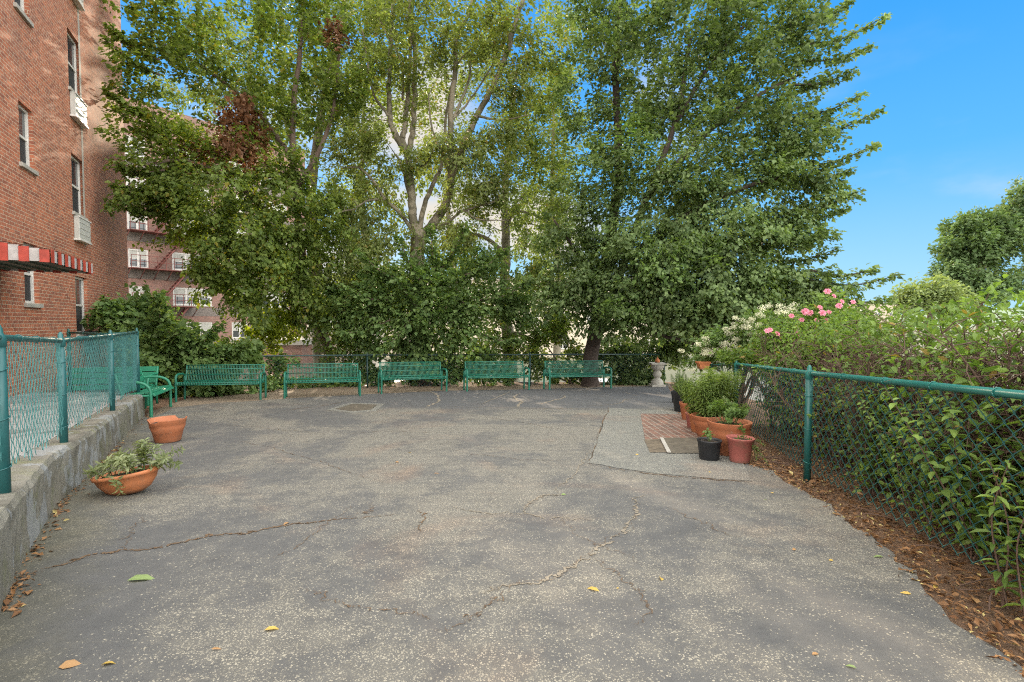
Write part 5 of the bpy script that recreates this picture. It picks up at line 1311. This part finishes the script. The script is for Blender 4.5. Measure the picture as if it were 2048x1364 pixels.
# ------------------------------------------------------------------ right side hedge, roses, white shrub
def strip_pts(line, s_): 
    tot = 0
    for a, b in zip(line[:-1], line[1:]):
        l = (b - a).length
        if s_ <= tot + l: 
            d = (b - a) / l; return a + d * (s_ - tot), Vector((d.y, -d.x, 0))
        tot += l
    return line[-1], Vector((d.y, -d.x, 0))
HL = [Vector((p.x, p.y, 0)) for p in (r0h, r1, rA, rB, rC)]
hroot = thing('hedge', 'tall overgrown hedge with bare brown inner twigs behind the right fence', 'hedge', (HL[2].x + .8, HL[2].y, gz(HL[2].y)))
ho = hroot.location; tw = MB(); nodes = []
NS = 265
for k in range(NS):
    s_ = random.uniform(.6, 7.6); p, n_ = strip_pts(HL, s_); a = p + n_ * random.uniform(.45, 1.1); a.z = gz(a.y) - .02
    hgt = random.uniform(.75, 1.5)
    for br in range(random.randint(2, 4)):
        q = a + Vector((random.gauss(0, .22), random.gauss(0, .25), hgt * random.uniform(.8, 1.05))) + n_ * random.gauss(0, .12)
        m1 = a.lerp(q, .35) + Vector((random.gauss(0, .08), random.gauss(0, .08), .05)); m2 = a.lerp(q, .7) + Vector((random.gauss(0, .08), random.gauss(0, .08), 0))
        cp = curvepts([a - ho, m1 - ho, m2 - ho, q - ho], 4); r_ = random.uniform(.006, .015)
        tw.tube(cp, [r_ * (1 - .75 * i / (len(cp) - 1)) for i in range(len(cp))], 5, cap=False)
        for p2 in cp[3:]:
            for _ in range(3):
                dd = Vector((random.gauss(0, 1), random.gauss(0, 1), random.gauss(.35, .6))).normalized() * random.uniform(.10, .34)
                e_ = p2 + dd; mm = p2 + dd * .5 + Vector((random.gauss(0, .02), random.gauss(0, .02), .02))
                tw.tube([p2, mm, e_], [.0038, .003, .0016], 4, cap=False); nodes.append((e_, dd.normalized()))
tw.build('branches', M['twig'], hroot)
def hedge_leaves(n, zlo, zhi, zb, olo, ohi, ln, slo=.5, shi=7.0):
    """leaves in the hedge volume; zb pushes them towards the top"""
    A, D = [], []
    s_ = rng.uniform(slo, shi, n); z = zlo + (zhi - zlo) * rng.random(n) ** zb; o_ = rng.uniform(olo, ohi, n)
    for i in range(n):
        p, n_ = strip_pts(HL, s_[i]); q = p + n_ * o_[i]
        q.z = gz(q.y) + z[i] * (1 + .05 * math.sin(s_[i] * 3.1) + .03 * math.sin(s_[i] * 7.7 + 1)) ; A.append(tuple(q - ho)); D.append((-.5 * n_.x, -.5 * n_.y, .2))
    return np.array(A), np.array(D) + rv(n, .6)
LV = []
A, D = hedge_leaves(2600, .1, 1.25, 1, .12, .7, .06, .5, 3.6); LV.append((A, D, .062 * rng.uniform(.5, 1.5, 2600)))
for (n, zl, zh, zb_, ol, oh, sz) in ((4800, 1.30, 1.62, .8, .35, 1.25, .050), (1300, .9, 1.5, .8, .25, .6, .045), (2200, .15, 1.2, 1, .95, 1.5, .05), (1500, .1, 1.0, 1, .15, .5, .055), (1500, .6, 1.5, 1, .25, .7, .052)):
    A, D = hedge_leaves(n, zl, zh, zb_, ol, oh, sz); LV.append((A, D, sz * rng.uniform(.6, 1.35, n)))
# leaves at twig ends, the upper ones mostly
E = [(e_, d_) for e_, d_ in nodes if random.random() < (.95 if e_.z > 1.32 else (.13 if e_.z > .85 else .30))]
EA = np.repeat(np.array([tuple(e_) for e_, _ in E]), 3, 0); ED = np.repeat(np.array([tuple(d_) for _, d_ in E]), 3, 0) + rv(len(E) * 3, .5)
LV.append((EA, ED, .048 * rng.uniform(.6, 1.4, len(EA))))
A = np.concatenate([l[0] for l in LV]); D = np.concatenate([l[1] for l in LV]); Lz = np.concatenate([l[2] for l in LV])
up = rv(len(A), .5); up[:, 2] += 1
leaves('foliage', A, D, up, Lz, Lz * .52, M['l_hedge'], hroot, 'long')
# saplings pushing through the near fence
def sapling(label, px, py, d, h, n, ln, m='l_hedge', spread=.25, lw=.4):
    q = P(px, py, d); r_ = thing('sapling', label, 'sapling', (q.x, q.y, gz(q.y)), 0, 'saplings growing through the right fence')
    st = [((random.gauss(0, .03), random.gauss(0, .03), 0), (random.gauss(0, spread), random.gauss(-.02, spread * .6), h * random.uniform(.6, 1.05))) for _ in range(n)]
    sprig(st, M[m], r_, ln, lw, 42, .12, droop=.55, stem_r=.006, stemmat=M['twig'], upright=.2); return r_
sapling('young leafy sapling behind the fence mesh, midway along the near fence panel', 1745, 900, 4.25, 1.15, 9, .078, 'l_light', .22)
sapling('broad leaved sapling behind the fence at the right edge of the picture', 1960, 900, 2.95, 1.05, 11, .095, 'l_hedge', .30, .55)
sapling('low sapling with long pointed leaflets poking through the fence foot, lower right', 2035, 1080, 2.42, .75, 4, .095, 'l_hedge', .12, .30)
sapling('small seedling at the fence foot where the mesh lifts above the dirt', 1850, 1000, 3.35, .62, 4, .065, 'l_hedge', .14, .4)
sapling('bushy sapling behind the fence between the near seedling and the leafy one', 1870, 850, 3.7, 1.0, 9, .072, 'l_hedge', .26, .5)
sapling('tall thin sapling with pale leaves behind the fence near the right edge', 2010, 850, 3.3, 1.15, 11, .078, 'l_hedge', .28, .5)
# roses
def bushline(name, label, cat, center, blobs, leafm, lsize, per, flower=None, stems=12, leaflw=.55, L=.32, W=.16):
    base = Vector(center); r_ = shrub(name, label, cat, base, blobs, leafm, lsize, per, L, W, .05, .3, leaflw, M['twig'], None, None, stems)
    return r_
q = P(1600, 700, 7.4)
rb = bushline('rose_bush', 'rose bush with pink blooms rising above the right fence', 'rose bush', (q.x, q.y, gz(q.y)),
              [(1640, 650, 7.2, 60, 36, .35, 70), (1570, 680, 7.6, 60, 34, .35, 70), (1690, 655, 6.6, 50, 34, .3, 50), (1500, 712, 8.2, 60, 16, .3, 40), (1655, 610, 7.2, 26, 18, .2, 16), (1640, 705, 6.4, 80, 24, .3, 60), (1580, 735, 6.6, 70, 22, .3, 30), (1730, 690, 6.0, 60, 30, .3, 40)], M['l_hedge'], .055, 34)
RP = [(1655, 583), (1668, 592), (1684, 603), (1678, 612), (1706, 604), (1640, 615), (1607, 625), (1612, 622), (1620, 626), (1583, 632), (1645, 626), (1659, 625), (1603, 640), (1633, 641), (1652, 642), (1534, 662), (1540, 660), (1597, 668), (1628, 689), (1555, 668)]
for px, py in RP:
    q = P(px, py, 6.75 + random.uniform(-.1, .25)) - rb.location; pos, d, up, ln = [], [], [], []
    ax = Vector((random.gauss(-.1, .3), -.8, .5)).normalized(); u = ax.orthogonal().normalized(); v = ax.cross(u); sc = random.uniform(.75, 1.2)
    for ring, (n, tilt, l_) in enumerate(((6, .15, .042), (6, .55, .036), (5, 1.1, .028), (3, 1.8, .018))):
        for k in range(n):
            a_ = 2 * math.pi * k / n + ring * .5 + random.gauss(0, .1); o_ = u * math.cos(a_) + v * math.sin(a_)
            pos.append(tuple(q + o_ * .004)); d.append(tuple(o_ + ax * tilt)); up.append(tuple(ax)); ln.append(l_ * sc)
    ln = np.array(ln); leaves('rose_flower', np.array(pos), np.array(d), np.array(up), ln, ln * 1.0, M['flower_p'], rb, 'long')
# white flowering shrub
q = P(1470, 720, 10)
wb = bushline('flowering_shrub', 'shrub with creamy white flower clusters at the far end of the right fence', 'shrub', (q.x, q.y, gz(q.y)),
              [(1470, 680, 9.8, 60, 30, .4, 64), (1430, 700, 10.2, 40, 24, .35, 40), (1540, 660, 9.2, 60, 34, .4, 54), (1410, 722, 10, 30, 12, .3, 12), (1500, 715, 9.2, 60, 14, .3, 36), (1560, 640, 9.0, 30, 20, .3, 14)], M['l_light'], .075, 34, L=.36, W=.2)
def cluster(parent, c, r_, n):
    pos = nrm(rv(n)) * (rng.random(n) ** .4)[:, None] * np.array([r_, r_ * .8, r_ * .6]) + np.array(c); d = rv(n); up = rv(n)
    leaves('flower_cluster', pos, d, up, np.full(n, .017), np.full(n, .017), M['flower_w'], parent, 'kite')
for k in range(64):
    bx, by, d_ = random.choice([(1470, 665, 9.7), (1430, 690, 10), (1520, 645, 9.3), (1550, 635, 9.1), (1500, 655, 9.5), (1450, 680, 9.7), (1415, 700, 10), (1570, 625, 9.0)])
    c = P(bx + random.gauss(0, 22), by + 6 + random.gauss(0, 15), d_ - .35 + random.uniform(-.2, .2)) - wb.location; cluster(wb, c, random.uniform(.06, .11), 110)

# ------------------------------------------------------------------ litter and single fallen leaves
EDG = [p for p in right_edge]
def edge_x(y):
    for a, b in zip(EDG[:-1], EDG[1:]):
        if (a.y - y) * (b.y - y) <= 0 and abs(a.y - b.y) > 1e-6: return a.x + (b.x - a.x) * (y - a.y) / (b.y - a.y)
    return None
pos = []
while len(pos) < 15000:
    y = random.uniform(.9, 8.5) if random.random() < .88 else random.uniform(8.5, 13); x0 = edge_x(y)
    if x0 is None: continue
    x = x0 + (random.expovariate(1.4) * 1.0 - .015 - abs(random.gauss(0, .03)))
    if x > x0 + 2.6: continue
    pos.append((x, y, gz(y) + random.uniform(-.015, .012)))
pos = np.array(pos); n = len(pos); d = rv(n); d[:, 2] *= .22; up = rv(n, .32); up[:, 2] += 1; ln = rng.gamma(3, .0085, n).clip(.008, .075)
pos[:, 2] += ln * .12
stuff(leaves('leaf_litter', pos, d, up, ln, ln * rng.uniform(.25, .6, n), M['litter'], None, 'kite'), 'brown dry leaf litter along the foot of the right fence', 'leaf litter')
pos = []
for (a, b, cnt, sp) in ((outer[3], outer[7], 420, .05), (outer[7], outer[-1], 140, .05), (RL[0], RL[1], 260, .35), (RL[1], RL[2], 200, .3), (RL[2], RL[3], 300, .3), (RL[3], RL[4], 260, .3)):
    for _ in range(cnt):
        q = Vector((a.x, a.y, 0)).lerp(Vector((b.x, b.y, 0)), random.random())
        if cnt in (420, 140):
            fr = random.random(); q = None
            i = random.randint(3, 6) if cnt == 420 else random.randint(6, 7); q = outer[i].lerp(outer[i + 1], fr); q = q + Vector((abs(random.gauss(.01, sp)), 0, 0))
        else: q.y -= abs(random.gauss(0, sp))
        pos.append((q.x, q.y, gz(q.y) + .008))
pos = np.array(pos); n = len(pos); d = rv(n); d[:, 2] *= .2; up = rv(n, .3); up[:, 2] += 1; ln = rng.gamma(3, .009, n).clip(.01, .07)
stuff(leaves('leaf_debris', pos, d, up, ln, ln * .5, M['litter'], None, 'kite'), 'scattered leaf debris along the wall foot and below the rear fence', 'leaf debris')
# dead stems lying by the red pot and along the fence foot
mb = MB()
for k in range(46):
    if k < 14: c = gp(1520 + random.uniform(-20, 50), 915 + random.uniform(-8, 20)); a_ = random.gauss(-.35, .35); l_ = random.uniform(.15, .45)
    else:
        y = random.uniform(1.6, 6.5); c = Vector((edge_x(y) + random.uniform(.08, .7), y, gz(y))); a_ = random.uniform(0, 6.28); l_ = random.uniform(.08, .5)
    dv = Vector((math.cos(a_), math.sin(a_), 0)) * l_; m = c + dv * .5 + Vector((0, 0, .02 + random.random() * .03)) + Vector((-dv.y, dv.x, 0)) * random.gauss(0, .15)
    e_ = c + dv; e_.z = gz(e_.y) + .012
    mb.tube(curvepts([c + Vector((0, 0, .01)), m, e_], 3), random.uniform(.0022, .005), 5)
stuff(mb.build('fallen_twigs', M['twig']), 'thin dead stems and twigs lying on the dirt by the right fence', 'twigs')
FL = [(288, 1160, .17, 'flg', 'large pale green fallen leaf on the asphalt at lower left', 10, .34), (143, 1332, .085, 'flb', 'curled brown leaf near the bottom left corner', 20, .6), (219, 1329, .06, 'fly', 'small yellow leaf right of the curled brown leaf, bottom left', 20, .6),
      (546, 1260, .075, 'fly', 'pale yellow leaf on the near asphalt, left of centre', 15, .5), (1184, 1180, .085, 'fly', 'bright yellow curled leaf on the near asphalt, right of centre', 150, .35), (1322, 1158, .05, 'fly', 'round yellow leaf right of the curled yellow one', 80, .75),
      (1236, 1178, .02, 'fly', 'tiny pale leaf between the two yellow leaves', 20, .6), (1128, 990, .05, 'flg', 'dark green leaf at the end of the short sandy crack', 10, .6), (574, 1048, .06, 'flb', 'brown leaf beside the long dirt filled crack', 60, .5),
      (1755, 1115, .07, 'flg', 'green leaf on the asphalt by the right dirt edge', 170, .4), (1810, 1188, .055, 'fly', 'orange yellow leaf on the asphalt at lower right', 160, .4), (1589, 1100, .04, 'flb', 'brown leaf on dark asphalt, mid right', 20, .6),
      (1663, 1122, .035, 'fly', 'tiny yellow leaf below the brown leaf, mid right', 0, .5), (1544, 987, .035, 'fly', 'yellow leaf near the foot of the near fence post', 160, .4), (1532, 1000, .03, 'flg', 'small pale leaf left of the fence post foot', 10, .5),
      (1700, 1335, .045, 'flg', 'small green leaf at the bottom right', 150, .45), (1632, 1310, .04, 'flb', 'dark brown leaf at the bottom right, beside the small green one', 10, .5), (118, 1060, .055, 'flb', 'tan leaf by the foot of the concrete wall', 30, .5),
      (434, 1300, .05, 'flb', 'reddish brown leaf at the bottom, left of centre', 0, .25), (874, 948, .06, 'flb', 'tan stick like leaf in the middle of the yard', 0, .25), (793, 925, .06, 'flb', 'dark leaf in the middle distance of the yard', 160, .5),
      (1275, 910, .05, 'fly', 'yellow leaf on the lighter patch left of the brick inset', 0, .5), (1948, 1200, .09, 'flb', 'tan leaf resting on the dirt under the fence, lower right', 60, .6), (1872, 1175, .06, 'fly', 'pale leaf at the dirt edge, lower right', 30, .5),
      (1420, 945, .04, 'fly', 'small yellow leaf below the black pot', 30, .5), (1715, 988, .09, 'flb', 'orange tan leaf on the dirt right of the near fence post', 120, .45), (1655, 985, .08, 'flb', 'tan leaf on the dirt just right of the fence post foot', 10, .5), (820, 906, .05, 'fly', 'yellow leaf in the middle distance near the drain cover', 0, .5)]
for (px, py, sz, m, lab, ang, lw) in FL:
    p = gp(px, py); a_ = R(ang); o_ = np.array([[0, 0, .006]])
    lf_ = leaves('fallen_leaf', np.array([[-sz * .5 * math.cos(a_), -sz * .5 * math.sin(a_), .005]]), np.array([[math.cos(a_), math.sin(a_), .05]]), np.array([[random.gauss(0, .3), random.gauss(-.35, .25), 1.]]), np.array([sz * .88]), np.array([sz * lw * .8]), M[m], None, 'long')
    lf_.location = p; tag(lf_, lab, 'leaf', 'fallen leaves on the asphalt')
